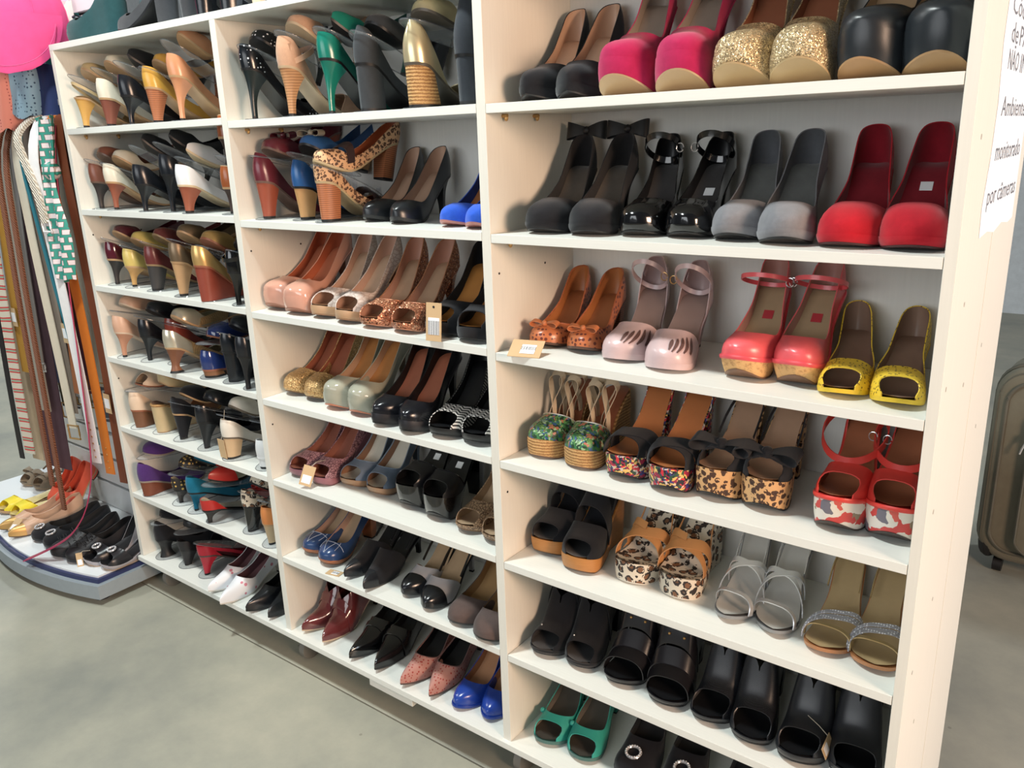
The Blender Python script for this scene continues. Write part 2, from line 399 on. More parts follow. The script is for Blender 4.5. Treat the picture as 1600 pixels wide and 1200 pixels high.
def band(la, ta, tb, wid, off=.0016, a0=0., a1=1., bow=0., th=.0018, n=19, lift=0., flare=0.):
    a = np.linspace(a0, a1, n); u = (a-a0)/(a1-a0); t = ta*(1-u)+tb*u+bow*np.sin(PI*u)
    hw = (wid*(1+flare*np.sin(PI*u)))/2/la.L
    rows = [la.S(np.clip(t-hw, .004, .995), a, -off-th), la.S(np.clip(t+hw, .004, .995), a, -off-th), la.S(np.clip(t+hw, .004, .995), a, -off), la.S(np.clip(t-hw, .004, .995), a, -off)]
    V = np.stack(rows, 1); V[:, :, 2] += (lift*np.sin(PI*u))[:, None]
    V = V.reshape(-1, 3); F = gridF(n, 4, 0, True)+[(0, 1, 2, 3), (4*n-1, 4*n-2, 4*n-3, 4*n-4)]
    return V, F
def frame_at(la, t, a):
    p = la.S(t, a); d1 = la.S(t+.01, a)-p; d2 = la.S(t, a+.01)-la.S(t, a-.01)
    n = np.cross(d2, d1); n = n/np.linalg.norm(n)
    if n[2] < 0: n = -n
    return p, n
def bow_mesh(c, ax, nm, size, wr=.55, th=.0012, tails=False):
    ax = np.asarray(ax, float)/np.linalg.norm(ax); nm = np.asarray(nm, float); nm = nm-nm.dot(ax)*ax; nm /= np.linalg.norm(nm); w = np.cross(ax, nm); parts = []
    for sg in (-1, 1):
        u = np.linspace(0, 2*PI, 21)[:-1]; r = (.5-.5*np.cos(u))
        P = np.asarray(c)+sg*ax[None]*(size*r)[:, None]+nm[None]*(size*.26*np.sin(u)*(.3+.7*r)+.003)[:, None]
        parts.append(ribbon(P, w, size*wr*(.35+.65*r), th, True))
        if tails:
            v = np.linspace(0, 1, 8); P = np.asarray(c)+sg*ax[None]*(size*.5*v)[:, None]+w[None]*(size*.8*v)[:, None]+nm[None]*.003
            parts.append(ribbon(P, ax, size*.22, th))
    kr = ball(c+nm*.004, (size*.2, size*.2, size*.2)); parts.append(kr)
    return join(*parts)
def ring(yc, zc, rx, ry, tilt=0., xc=0., n=30, a0=0, a1=2*PI, wob=0.):
    a = np.linspace(a0, a1, n, endpoint=abs(a1-a0-2*PI) > 1e-6)
    return np.stack([xc+rx*np.sin(a), yc+ry*np.cos(a), zc+tilt*np.cos(a)*ry+wob*np.sin(2*a)], -1)
def full(sp):
    d = dict(DEF); d.update(sp); return d
def shoe_parts(sp, side):
    """list of (name, mesh, parent index or None, label)"""
    la = Last(sp, side); out = []; L = la.L
    def add(name, me, par=None, label=None): out.append((name, me, par, label)); return len(out)-1
    up, ln = sp['up'], sp['lin'] or sp['up']; ins = sp['ins'] or ln; sole = sp['sole'] or m_tan
    kind, th, ez = sp['kind'], sp['throat'], .82
    def a_of(ht, t): return np.arcsin(np.clip(np.maximum(ht, 0)/la.h(t), 0, .9995)**(1/ez))/PI
    def at_pump(t):
        ht = np.interp(t, [0, th+sp['thd'], .64, .8, .91, 1], [sp['side']*1.1, sp['side'], sp['side']*.98, sp['side']*.3+sp['back']*.58, sp['back']*.93, sp['back']])
        u = np.clip((t-th)/sp['thd'], 0, 1); s_ = a_of(ht, t)
        return np.where(t < th, .5, .5-(.5-s_)*np.sqrt(np.maximum(1-(1-u)**2, 0)))
    def at_vamp(t):
        u = np.clip((t-th)/(sp['tv']-th), 0, 1); return .5*np.sqrt(np.maximum(1-u**1.6, 0))
    def at_count(t): return a_of(sp['back']*sstep(sp['tc'], .93, t), t)
    if kind in ('pump', 'boot'):
        a, b = shell_mesh(la, sp, at_pump, 0, 1, sp['peep'], up, ln, 'upper'); add('upper', a); add('lining', b)
    if kind in ('vamp', 'dorsay'):
        a, b = shell_mesh(la, sp, None, 0, sp['tv'], sp['peep'], up, ln, 'vamp'); add('vamp', a); add('lining', b)
    if kind in ('dorsay', 'cage'):
        a, b = shell_mesh(la, sp, at_count, sp['tc'], 1, 0, sp['cnt'] or up, ln, 'heel_counter', nt=18); add('heel_counter', a); add('lining', b)
    if sp['toe_cap']:
        tc0, mm = sp['toe_cap']; V, F, k = [], [], 0
        tau = tc0*costau(14)
        for s0, s1 in ((0, .5), (1, .5)):
            g_ = la.S(tau[:, None]+0*np.linspace(0, 1, 9)[None], np.repeat(np.linspace(s0, s1, 9)[None], 14, 0), -.0009); V.append(g_.reshape(-1, 3)); F += gridF(14, 9, k); k += 14*9
        add('toe_cap', mesh('toe_cap', np.concatenate(V), F, mm))
    # insole
    t = costau(30); x = np.linspace(-1, 1, 7); w = np.maximum(la.w(t)-.0018, .0002)
    V = np.stack([la.c(t)[:, None]+w[:, None]*x[None], np.repeat((L*t*.994+.0005)[:, None], 7, 1), (la.zs(t)+.0022)[:, None]+.0025*(x**4)[None]*np.minimum(1, w/.02)[:, None]], -1)
    add('insole', mesh('insole', V.reshape(-1, 3), gridF(30, 7), ins))
    # sole layers
    hm = sp['hm'] or up; pm = sp['plat'] or up
    if sp['heel'] == 'wedge':
        zt = lambda q: la.zs(q)+.0005
        bl, bh = sp['bevel'] or (.1, .008)
        zb = lambda q: .003+bh*np.clip(1-q/bl, 0, 1)**1.2
        add('wedge_sole', slab(la, zt, zb, -.0012, sp['inset'], 0, 1, 34, 'wedge_sole', hm, 5, .0012))
        add('outsole', slab(la, zb, lambda q: zb(q)-.003, sp['inset']-.001, .001, 0, 1, 30, 'outsole', sole, 2))
    elif sp['heel'] == 'halfwedge':
        t0 = sp['wt0'] or .4
        add('outsole', slab(la, lambda q: la.zs(q)+.0005, la.zb, -.0008, .0005, 0, 1, 30, 'outsole', sole, 2))
        add('wedge_heel', slab(la, la.zb, lambda q: la.zb(t0)*0+0*q, 0.0012, sp['inset'], t0, 1, 24, 'wedge_heel', hm, 5))
    else:
        if sp['P'] > .01:
            add('platform', slab(la, lambda q: la.zs(q)+.0005, lambda q: la.zb(q)+.0025, -.0009, sp['inset'], 0, 1, 32, 'platform', pm, 5, .0012))
            add('outsole', slab(la, lambda q: la.zb(q)+.0025, la.zb, sp['inset']-.0015, .0005, 0, 1, 30, 'outsole', sole, 2))
        else:
            add('outsole', slab(la, lambda q: la.zs(q)+.0005, la.zb, -.0006, .001, 0, 1, 30, 'outsole', sole, 2))
        if sp['heel'] != 'none':
            a, b = heel_mesh(la, sp, hm, sp['tipm'] or m_black); i = add('heel', a); add('heel_tip', b, i)
    for bd in sp['bands']:
        bd = dict(bd); mm = bd.pop('m', None) or up; nm_ = bd.pop('name', 'strap'); add(nm_, mesh(nm_, *band(la, **bd), mm))
    for e in sp['ex']:
        k, q = e[0], (e[1] if len(e) > 1 else {})
        mm = q.get('m') or up
        if q.get('side', side) != side: continue
        if k == 'bow':
            tt, aa = q.get('t', th-.03), q.get('a', .5); p, n = frame_at(la, tt, aa)
            add('bow', mesh('bow', *bow_mesh(p, (1, q.get('skew', 0)*side, 0), n, q.get('s', .024), q.get('w', .55), tails=q.get('tails', False)), mm))
        elif k == 'heelbow':
            p = la.S(.985, .001+.28); p = np.array([la.c(1.), L*.985, la.zs(1.)+sp['back']+.004])
            add('bow', mesh('bow', *bow_mesh(p, (1, 0, q.get('tz', 0)), (0, -1, .25), q.get('s', .036), .85), mm))
        elif k == 'ankle':
            zc = sp['H']+q.get('z', .075); P = ring(L*q.get('y', .84), zc, q.get('rx', .031), q.get('ry', .034), q.get('tilt', -.25), la.c(.9), wob=q.get('wob', 0))
            i = add('ankle_strap', mesh('ankle_strap', *ribbon(P, (0, .15, 1), q.get('w', .009), .0018, True), mm))
            bx = q.get('rx', .031)*side
            fr = join(*[tube(ring(0, 0, .007, .006, 0, n=13)@np.array([[0, 1, 0], [0, 0, 1], [1, 0, 0]]).T, .0009, 5, False)])
            Vb = fr[0]+np.array([bx*1.03+la.c(.9), L*q.get('y', .84)-.012, zc]); add('buckle', mesh('buckle', Vb, fr[1], m_chrome if not q.get('gold') else m_brass), i)
            if q.get('post', True):
                for sg in (-1, 1):
                    p0 = la.S(.93, .5-sg*.32); p1 = np.array([la.c(.9)+sg*.020, L*q.get('y', .84)+q.get('ry', .034)*.75, zc-.25*.025])
                    add('strap_loop', mesh('strap_loop', *ribbon(np.linspace(p0, p1, 5), (0, 1, 0), .008, .0016), mm))
        elif k == 'sling':
            a = np.linspace(-PI*.5, PI*.5, 17); t0 = q.get('t', .5); p0 = la.S(t0, .06)
            y0 = p0[1]; z0 = p0[2]+.004; zc = sp['H']+q.get('z', .05)
            P = np.stack([la.c(.8)+np.sin(a)*(la.w(t0)*.93), y0+(L*1.0-y0)*np.cos(a)**.8, z0+(zc-z0)*np.cos(a)**.7], -1)
            add('sling_strap', mesh('sling_strap', *ribbon(P, (0, .2, 1), q.get('w', .007), .0016), mm))
        elif k == 'sticker':
            tt = q.get('t', .62); z = la.zs(tt)+.0036; sl = (la.zs(tt+.03)-la.zs(tt-.03))/(.06*L); c_ = la.c(tt)
            W, Hh = q.get('w', .008), q.get('h', .006)
            V = [(c_+sx*W, L*tt+sy*Hh, z+sl*sy*Hh+dz) for dz in (0, .0004) for sx, sy in ((-1, -1), (1, -1), (1, 1), (-1, 1))]
            add('price_sticker', mesh('price_sticker', V, [(3, 2, 1, 0), (4, 5, 6, 7), (0, 1, 5, 4), (1, 2, 6, 5), (2, 3, 7, 6), (3, 0, 4, 7)], q.get('m') or m_label, smooth=False))
        elif k == 'tag':
            W, Hh = q.get('w', .015), q.get('h', .024); R = Euler(q.get('rot', (1.2, 0, .3))).to_matrix(); p = Vector(q['p'])
            p = Vector((p.x*side, p.y, p.z)); V, F = boxv(-W, W, -Hh, Hh, -.0005, .0005); 
            i = add('price_tag', mesh('price_tag', [R@Vector(v)+p for v in V], F, m_card, smooth=False))
            V, F = boxv(-W*.72, W*.72, -Hh*.75, Hh*.05, .0005, .0009)
            add('tag_label', mesh('tag_label', [R@Vector(v)+p for v in V], F, m_label, smooth=False), i)
            tp = R@Vector((0, Hh*.8, .001))+p; p2 = la.S(q.get('at', .3), .5 if not q.get('ata') else q['ata']); md = (np.array(tp)+p2)/2+np.array([0, -.004, .006])
            add('tag_string', mesh('tag_string', *tube([tp, md, p2], .0006, 5), mat('plain', (210, 200, 180))), i)
        elif k == 'stud':
            for (tt, aa) in q['pts']:
                p, n = frame_at(la, tt, aa); add('stud', mesh('stud', *ball(p+n*.003, q.get('r', .0028), 8, 6), q.get('m') or m_brass))
        elif k == 'brooch':
            p, n = frame_at(la, q.get('t', .2), q.get('a', .5)); ax = np.array([1., 0, 0]); ax -= ax.dot(n)*n; ax /= np.linalg.norm(ax); bx = np.cross(n, ax)
            a = np.linspace(0, 2*PI, 19)[:-1]; r_ = q.get('r', .013)
            P = p+n*.005+ax*(r_*np.cos(a))[:, None]+bx*(r_*np.sin(a))[:, None]
            i = add('brooch', mesh('brooch', *tube(P, .003, 6, True), m_chrome)); add('gems', mesh('gems', *join(*[ball(c_+n*.002, .0022, 6, 4) for c_ in P]), mat('glitter', (235, 235, 240), (190, 190, 200), (255, 255, 255))), i)
        elif k == 'piping':
            if kind in ('vamp', 'dorsay'):
                J = np.linspace(0, 1, 20); tm = th+.05; te = tm+(sp['tv']-tm)*(1-J)**1.8; P = np.concatenate([la.S(te, .5*J, 0), la.S(te, 1-.5*J, 0)[::-1][1:]])
            else:
                tt = np.linspace(th, 1, 40); A = at_pump(tt); P = np.concatenate([la.S(tt, A, 0)[::-1], la.S(tt, 1-A, 0)[1:]])
            add('piping', mesh('piping', *tube(P, q.get('r', .0013), 5), mm))
        elif k == 'rand':
            add('rand', slab(la, lambda q: la.zs(q)+.001, lambda q: la.zs(q)-.006, -.0022, .0004, 0, 1, 30, 'rand', mm, 4, .0012))
        elif k == 'stitch':
            for (ta, tb_, a0, a1) in q['lines']:
                u = np.linspace(0, 1, 12); P = la.S(ta+(tb_-ta)*u, a0+(a1-a0)*u, -.0006); add('stitching', mesh('stitching', *tube(P, .0007, 4), q['m']))
        elif k == 'ribbons':
            for (x0, y0, hgt, sw) in q['loops']:
                u = np.linspace(0, 1, 22); z0 = float(la.zs(y0))+.006
                P = np.stack([side*x0+.020*np.sin(2*PI*u)*np.sin(PI*u)+.012*(u-.5), L*y0+sw*np.sin(PI*u), z0+hgt*np.sin(PI*u)**.8], -1)
                add('ribbon', mesh('ribbon', *ribbon(P, (0, .8, .6), .012, .001), mm))
        elif k == 'fringe':
            for j in range(q.get('n', 9)):
                tt = .16+.022*j; p = la.S(tt, .3+.4*random.random()); d = np.array([random.uniform(-.01, .01), -.004, .012]); add('lace', mesh('lace', *tube([p, p+d, p+d*1.2+np.array([.012*side, 0, -.01])], .0011, 5), mm))
        elif k == 'cuts':
            for (t0, a0, t1, a1, w_) in q['pts']:
                u = np.linspace(0, 1, 7); tt = t0+(t1-t0)*u; aa = a0+(a1-a0)*u; hw = w_*np.sin(PI*np.clip(u*.85+.12, 0, 1))**.7/2
                V = np.concatenate([la.S(tt, aa-hw, -.0009), la.S(tt, aa+hw, -.0009)]); F = [(i, i+1, 8+i, 7+i) for i in range(6)]
                add('cutout', mesh('cutout', V, F, q['m'], smooth=False))
    return out
def thing(name, label, cat, loc=(0, 0, 0), rot=(0, 0, 0), group=None):
    o = obj(name, None, None, loc, rot); o.empty_display_size = .03; tag(o, label, cat, group); return o
PCACHE = {}
def put_shoe(name, label, sp, loc, rot=(0, 0, 0), side=1, group=None, cat='shoe'):
    key = (id(sp), side)
    if key not in PCACHE: PCACHE[key] = (shoe_parts(full(sp), side), sp)
    t = thing(name, label, cat, loc, rot, group); t.scale = (sp.get('scale', 1),)*3; made = []
    for n, me, par, lb in PCACHE[key][0]:
        o = obj(n, me, made[par] if par is not None else t); made.append(o)
        if lb: o['label'] = lb
    return t

# ------------------------------------------------------------------ room shell
m_floor = mat('concrete', (162, 161, 147), (136, 138, 130), (184, 180, 162), name='concrete')
fl = box('floor', -9, 3.2, -4, 6, -.06, -.012, mat('plain', (96, 92, 84), rough=.9), None); struct(fl)
for i, (x0, x1, y0, y1) in enumerate([(-9, 3.2, -4, .004), (-9, -3.2, .008, 6), (-3.195, .86, .008, 6), (.865, 3.2, .008, 6)]):
    s = box('slab', x0, x1, y0, y1, -.012, 0, m_floor, None, .0012); s.parent = fl; s.location = Vector(s.location)-fl.location
m_wall = mat('fabric', (206, 216, 222), name='painted_wall')
struct(box('wall_back', -9, 3.2, 5.6, 5.7, 0, 3.2, m_wall))
struct(box('wall_left', -9.1, -9, -4, 5.7, 0, 3.2, m_wall))

# ------------------------------------------------------------------ shelving unit
XS = [(-2.141, -2.1244), (-1.430, -1.4103), (-.7191, -.7000), (0, .0147)]
SECX = [(-2.1244, -1.430), (-1.4103, -.7191), (-.7000, 0)]
Z = {1: (1.3716, 1.1622, .9541, .7486, .5369, .3257, .1126), 2: (1.3639, 1.1543, .9488, .74, .5341, .3252, .1126), 3: (1.3629, 1.152, .9438, .7369, .5278, .321, .1126)}
D = .257; TH = .0147
unit = thing('shelving_unit', 'tall off-white laminate shelving unit with three bays of shoes', 'shelf', (-1.06, .13, 0))
def ubox(name, x0, x1, y0, y1, z0, z1, m, bev=.0006):
    o = box(name, x0, x1, y0, y1, z0, z1, m, None, bev); o.parent = unit; o.location = Vector(o.location)-unit.location; return o
for i, (a, b) in enumerate(XS): ubox('side_panel' if i in (0, 3) else 'divider', a, b, 0, D, .113 if i < 3 else .05, 1.565, m_board)
ubox('top_board', -2.141, .0147, 0, D+.01, 1.5652, 1.58, m_shelf)
ubox('bottom_board', -2.141, -.0002, -.010, D, .1126-TH, .1126, m_shelf)
for s in (1, 2, 3):
    x0, x1 = SECX[s-1]
    ubox('back_panel', x0-.004, x1+.004, D, D+.008, .1126, 1.565, m_back, 0)
    for r in range(6):
        ubox('shelf', x0+.0008, x1-.0008, .0, D-.0008, Z[s][r]-TH, Z[s][r], m_shelf)
        for yy in (.045, .135):
            V, F = join(tube([(0, 0, 0), (.004, 0, 0), (.011, 0, 0)], .0032, 8), ball((.008, 0, -.004), (.004, .0035, .005)))
            o = obj('shelf_pin', mesh('shelf_pin', V, F, m_brass), unit, Vector((x0, yy, Z[s][r]-TH-.004))-unit.location)
        for yy in (.02, .16):
            if r in (1, 3): obj('pin_hole', mesh('pin_hole', *tube([(0, 0, 0), (.0006, 0, 0)], .0022, 8), m_black, smooth=False), unit, Vector((x0, yy, Z[s][r]-.07))-unit.location)
ubox('rear_side_panel', 0, .0147, .262, .50, .05, 1.58, m_board)
ubox('rear_board', -2.141, -.0005, .484, .50, .08, 1.58, m_board)
ubox('support_block', -1.12, -.98, -.004, .06, .075, .0975, m_shelf)
m_wheel = mat('plain', (120, 118, 112), rough=.5)
for x in (-2.08, -1.42, -.71, -.06):
    for yy in (.05, .22):
        o = obj('caster', mesh('caster', *join(boxv(-.02, .02, -.02, .02, .088, .097), tube([(0, 0, .09), (0, .006, .055)], .006, 8)), m_chrome, smooth=False), unit, Vector((x, yy, 0))-unit.location)
        obj('wheel', mesh('wheel', *tube([(-.011, .008, .03), (-.009, .008, .03), (.009, .008, .03), (.011, .008, .03)], [.024, .03, .03, .024], 20), m_wheel), o)
for (y, z) in ((.06, 1.29), (.03, .98), (.17, .95), (.05, .80), (.14, .62), (.04, .55), (.30, .98), (.11, .42), (.36, .83), (.09, 1.08)):
    obj('screw_mark', mesh('screw_mark', *tube([(0, 0, 0), (.0004, 0, 0)], .0035, 8), mat('plain', (170, 168, 160)), smooth=False), unit, Vector((.0147, y, z))-unit.location)

# ------------------------------------------------------------------ shoe materials
def lea(c, r=.42): return mat('leather', c, rough=r, name='leather')
def pat(c): return mat('patent', c, name='patent_leather')
def sue(c): return mat('suede', c, name='suede')
def met(c, r=.3): return mat('metal', c, rough=r, name='metallic_leather')
m_tan = lea((188, 152, 112)); m_nudein = lea((206, 172, 146)); m_brownin = lea((150, 92, 66)); m_caramel = lea((176, 112, 66)); m_greyin = lea((150, 136, 124))
k_sue, k_pat, k_lea = sue((30, 31, 35)), pat((10, 11, 13)), lea((22, 23, 26))
k_in = sue((38, 37, 38))
leo = mat('leopard', (206, 162, 112), (70, 44, 30), (52, 34, 26), scale=95, name='leopard_print')
leo_w = mat('leopard', (214, 204, 186), (44, 36, 34), (120, 82, 56), scale=62, core=.3, name='leopard_print_pale')
leo_small = mat('leopard', (216, 172, 130), (84, 54, 38), (150, 108, 76), scale=130, core=.18, name='leopard_print_small')
wood = mat('wood', (192, 134, 72), (166, 108, 54), name='varnished_wood'); cork = mat('cork', (214, 172, 116), (170, 124, 78), name='cork')
rope = mat('rope', (206, 164, 108), (150, 108, 64), name='rope'); stackh = mat('stack', (176, 110, 72), (110, 64, 42), name='stacked_leather')
flor_g = mat('floral', (60, 120, 70), cols=[(34, 70, 46), (64, 126, 78), (150, 186, 146), (52, 88, 140), (170, 110, 90), (30, 54, 40), (92, 140, 76), (58, 116, 74)], scale=210, name='green_floral_print')
flor_d = mat('floral', (60, 50, 60), cols=[(38, 34, 44), (206, 52, 64), (60, 60, 120), (228, 190, 110), (44, 36, 44), (214, 200, 190), (150, 40, 70), (50, 84, 60)], scale=210, name='dark_floral_print')
flor_w = mat('floral', (214, 206, 194), cols=[(222, 214, 200), (206, 92, 82), (222, 216, 204), (112, 108, 118), (216, 208, 196), (150, 134, 110), (200, 70, 66), (224, 216, 204)], scale=58, name='pale_floral_print')
silver, gold_m = met((222, 224, 226), .22), met((196, 172, 126), .36)
cnt_ = [0]
NAMES = dict(pump='pump', peep='peep_toe_pump', sandal='sandal', wedge='wedge_sandal', boot='ankle_boot', flat='flat_shoe', plat='platform_sandal')
def pair(kind, desc, sp, sec, row, pos, rz=.12, dz=0, tails=('left one of the pair', 'right one of the pair')):
    sp = dict(sp, wb=sp.get('wb', .0395)*.945)
    Lm = .247-max(y for x, y in pos)-(.012 if any(e[0] == 'heelbow' for e in sp.get('ex', ())) else 0); Lw = sp.get('L', .205)
    if Lw > Lm: sp = dict(sp, L=max(Lm, .188)); pos = [(x, min(y, .247-sp['L'])) for x, y in pos]
    for i, (x, y) in enumerate(pos):
        PQ.append([sec, row, x, y, NAMES[kind], desc+', '+tails[i], sp, (rz if not isinstance(rz, tuple) else rz[i])+random.uniform(-.02, .02), 1 if i == 0 else -1, dz])
PQ = []
def place_pairs():
    # shoes of one shelf row stand side by side without cutting into each other or the uprights
    for sec, row in sorted({(p[0], p[1]) for p in PQ}):
        R = sorted([p for p in PQ if p[:2] == [sec, row]], key=lambda p: p[2]); W = [full(p[6])['wb']+.0012 for p in R]; x0, x1 = SECX[sec-1]
        for it in range(300):
            for a in range(len(R)-1):
                d = (W[a]+W[a+1])*.965-(R[a+1][2]-R[a][2])
                if d > 0: R[a][2] -= d/2; R[a+1][2] += d/2
            for a, p in enumerate(R): p[2] = min(max(p[2], x0+W[a]+.004), x1-W[a]-.001)
        for p in R: p[7] = min(p[7], (p[2]-x0-.034)/full(p[6])['L'])
        for p in R: put_shoe(p[4], p[5], p[6], (p[2], p[3], Z[sec][row-1]+p[9]), (0, 0, p[7]), p[8], 'shoes on the shelves')

# ---- right bay, row 1
pair('pump', 'black suede round-toe pump at left of the top right shelf', dict(up=k_sue, lin=m_nudein, P=.016, H=.105, L=.215, throat=.31, toe='almond', sole=k_lea, heel='stiletto'), 3, 1, [(-.637, .03), (-.562, .028)], .17)
pink = sue((176, 36, 84))
pair('pump', 'fuchsia suede platform pump with tan sole', dict(up=pink, lin=m_greyin, P=.044, H=.142, bevel=(.24, .018), throat=.33, thd=.10, wb=.043, sole=lea((184, 156, 118)), heel='stiletto', inset=.001), 3, 1, [(-.470, .022), (-.375, .022)], .10)
gg = mat('glitter', (206, 182, 140), (120, 100, 78), (255, 236, 196), name='champagne_glitter')
pair('pump', 'champagne glitter platform pump with brown lining', dict(up=gg, lin=m_brownin, P=.036, H=.14, bevel=(.26, .020), throat=.33, thd=.12, wb=.043, vh=1.1, sole=lea((186, 160, 118)), inset=.001), 3, 1, [(-.287, .022), (-.205, .022)], .06)
pair('pump', 'black leather platform pump with tan insole, top shelf right end', dict(up=lea((34, 38, 42), .35), lin=lea((176, 148, 116)), P=.050, H=.15, bevel=(.2, .014), throat=.25, thd=.12, wb=.043, sole=lea((176, 138, 96)), inset=.003), 3, 1, [(-.118, .03), (-.042, .03)], .02)
# ---- right bay, row 2
pair('pump', 'black suede pump with satin bow at the heel', dict(up=k_sue, lin=k_in, ins=sue((88, 80, 72)), P=.014, H=.10, back=.06, throat=.24, wb=.043, vh=1.15, L=.21, ex=[('heelbow', dict(s=.038, m=k_lea)), ('sticker', dict(t=.55, side=-1))], spring=.01, sole=k_lea), 3, 2, [(-.612, .018), (-.524, .018)], .17)
pair('pump', 'black patent pump with buckled ankle strap', dict(up=k_pat, lin=k_lea, ins=sue((64, 62, 62)), P=.014, H=.10, back=.055, throat=.26, wb=.040, vh=1.1, ex=[('ankle', dict(z=.032, y=.72, rx=.030, ry=.030, tilt=-.7, w=.010, post=False)), ('sticker', dict(t=.66, side=-1))], spring=.01, sole=k_lea), 3, 2, [(-.443, .038), (-.368, .042)], (.20, .1))
gs = sue((126, 126, 130))
pair('pump', 'grey suede round-toe pump', dict(up=gs, lin=sue((92, 94, 98)), ins=sue((104, 106, 104)), P=.014, H=.10, back=.055, throat=.24, wb=.042, vh=1.15, spring=.012, sole=k_lea), 3, 2, [(-.286, .036), (-.204, .018)], .12)
rs = sue((178, 28, 42))
pair('pump', 'bright red suede round-toe pump', dict(up=rs, lin=sue((132, 26, 38)), ins=sue((128, 26, 38)), P=.014, H=.10, back=.058, throat=.22, wb=.044, vh=1.25, spring=.008, sole=lea((60, 24, 26)), ex=[('sticker', dict(t=.72, side=-1))]), 3, 2, [(-.129, .02), (-.044, .02)], .10)
# ---- right bay, row 3
tanleo = mat('dots', (190, 112, 70), (104, 52, 44), scale=120, r=.36, name='tan_spotted_leather', rough=.3)
pair('pump', 'tan pump with dark spots and toe bow', dict(up=tanleo, lin=m_caramel, ins=lea((160, 100, 62)), H=.072, back=.052, throat=.2, thd=.13, wb=.038, heel='block', tip=(.034, .034), hm=mat('stack', (140, 84, 54), (90, 52, 36)), ex=[('bow', dict(s=.027, t=.12, m=lea((206, 126, 80)))), ('piping', dict(m=lea((170, 96, 60))))] , sole=lea((90, 60, 46))), 3, 3, [(-.645, .058), (-.563, .062)], .13)
lil = lea((206, 180, 180), .3); dk = mat('plain', (92, 66, 62))
cuts = ('cuts', dict(m=dk, pts=[(.035, .44, .15, .465, .05), (.03, .35, .18, .415, .055), (.045, .25, .22, .365, .06), (.085, .17, .26, .315, .062), (.15, .11, .30, .25, .065)]))
pair('sandal', 'pale lilac jelly pump with slit toe and ankle strap', dict(kind='dorsay', up=lil, lin=lea((176, 150, 148)), ins=lea((150, 128, 122)), H=.09, P=.01, wb=.043, vh=1.1, throat=.26, tv=.46, tc=.72, back=.062, heel='cone', hm=lil, sole=lil, spring=.008, ex=[cuts, ('ankle', dict(z=.035, y=.74, tilt=-.8, rx=.030, ry=.036, gold=1, w=.008))]), 3, 3, [(-.477, .042), (-.387, .026)], .13)
coral = lea((232, 98, 104), .3)
pair('pump', 'coral leather pump with cork platform and ankle strap', dict(up=coral, lin=lea((200, 150, 140)), ins=lea((176, 150, 118)), H=.118, P=.032, plat=cork, inset=.008, bevel=(.14, .008), hm=cork, heel='cone', tip=(.016, .018), wb=.040, throat=.20, thd=.16, side=.030, back=.05, ex=[('rand', dict(m=lea((224, 84, 94), .3))), ('ankle', dict(z=.018, y=.64, rx=.038, ry=.042, tilt=-.35, w=.007, post=False)), ('sticker', dict(t=.66, m=lea((190, 56, 66))))], sole=lea((120, 90, 70))), 3, 3, [(-.266, .036), (-.187, .046)], .06)
yel = mat('dots', (232, 196, 60), (120, 92, 40), scale=210, r=.30, rnd=1.0, name='perforated_yellow_leather')
pair('peep', 'yellow perforated peep-toe shoe with low heel', dict(up=yel, lin=lea((150, 122, 104)), ins=lea((146, 116, 98)), H=.052, P=.006, peep=.13, throat=.27, thd=.07, side=.024, back=.05, wb=.0375, heel='block', tip=(.03, .03), sole=lea((232, 196, 48)), hm=lea((150, 108, 70)), L=.215, vh=.95), 3, 3, [(-.117, .028), (-.042, .022)], (.16, .12))
# ---- right bay, row 4
pair('wedge', 'green floral espadrille wedge with beige ribbon ties', dict(kind='vamp', up=flor_g, lin=lea((170, 150, 130)), ins=m_brownin, heel='wedge', hm=rope, H=.10, P=.030, inset=.002, bevel=(.1, .006), wb=.041, throat=.24, tv=.42, vh=.95, sole=lea((110, 80, 60)), ex=[('piping', dict(m=met((190, 186, 176)))), ('ribbons', dict(m=mat('fabric', (204, 186, 160)), loops=[(-.018, .42, .095, .03), (.016, .46, .085, .02), (-.006, .52, .08, .03), (.02, .6, .07, .01)]))]), 3, 4, [(-.641, .042), (-.556, .036)], .12)
bks = sue((36, 37, 41))
pair('plat', 'crossed-strap platform sandal covered in dark floral print', dict(kind='cage', up=bks, cnt=flor_d, lin=m_caramel, ins=lea((184, 116, 70)), H=.125, P=.040, plat=flor_d, hm=flor_d, heel='block', tip=(.034, .036), wb=.040, tc=.78, back=.055, inset=.003, bevel=(.1, .006), bands=[dict(ta=.13, tb=.30, wid=.026, lift=-.004), dict(ta=.30, tb=.13, wid=.026, off=.0042, lift=-.004)], sole=k_lea, ex=[('ankle', dict(z=.055, w=.004, rx=.038, ry=.04, tilt=-.2, m=lea((46, 30, 24)))),]), 3, 4, [(-.465, .028), (-.376, .02)], .08)
pair('plat', 'black bow peep-toe sandal on leopard platform', dict(kind='vamp', up=bks, lin=k_in, ins=lea((184, 148, 122)), H=.128, P=.048, plat=leo, hm=leo, heel='block', tip=(.034, .036), peep=.15, throat=.16, tv=.30, wb=.040, inset=.002, bevel=(.1, .006), sole=k_lea, ex=[('bow', dict(s=.050, t=.19, w=.75, m=bks)), ('sling', dict(t=.5, z=.02, w=.006))]), 3, 4, [(-.303, .038), (-.224, .04)], .06)
cor2 = lea((226, 70, 62), .35)
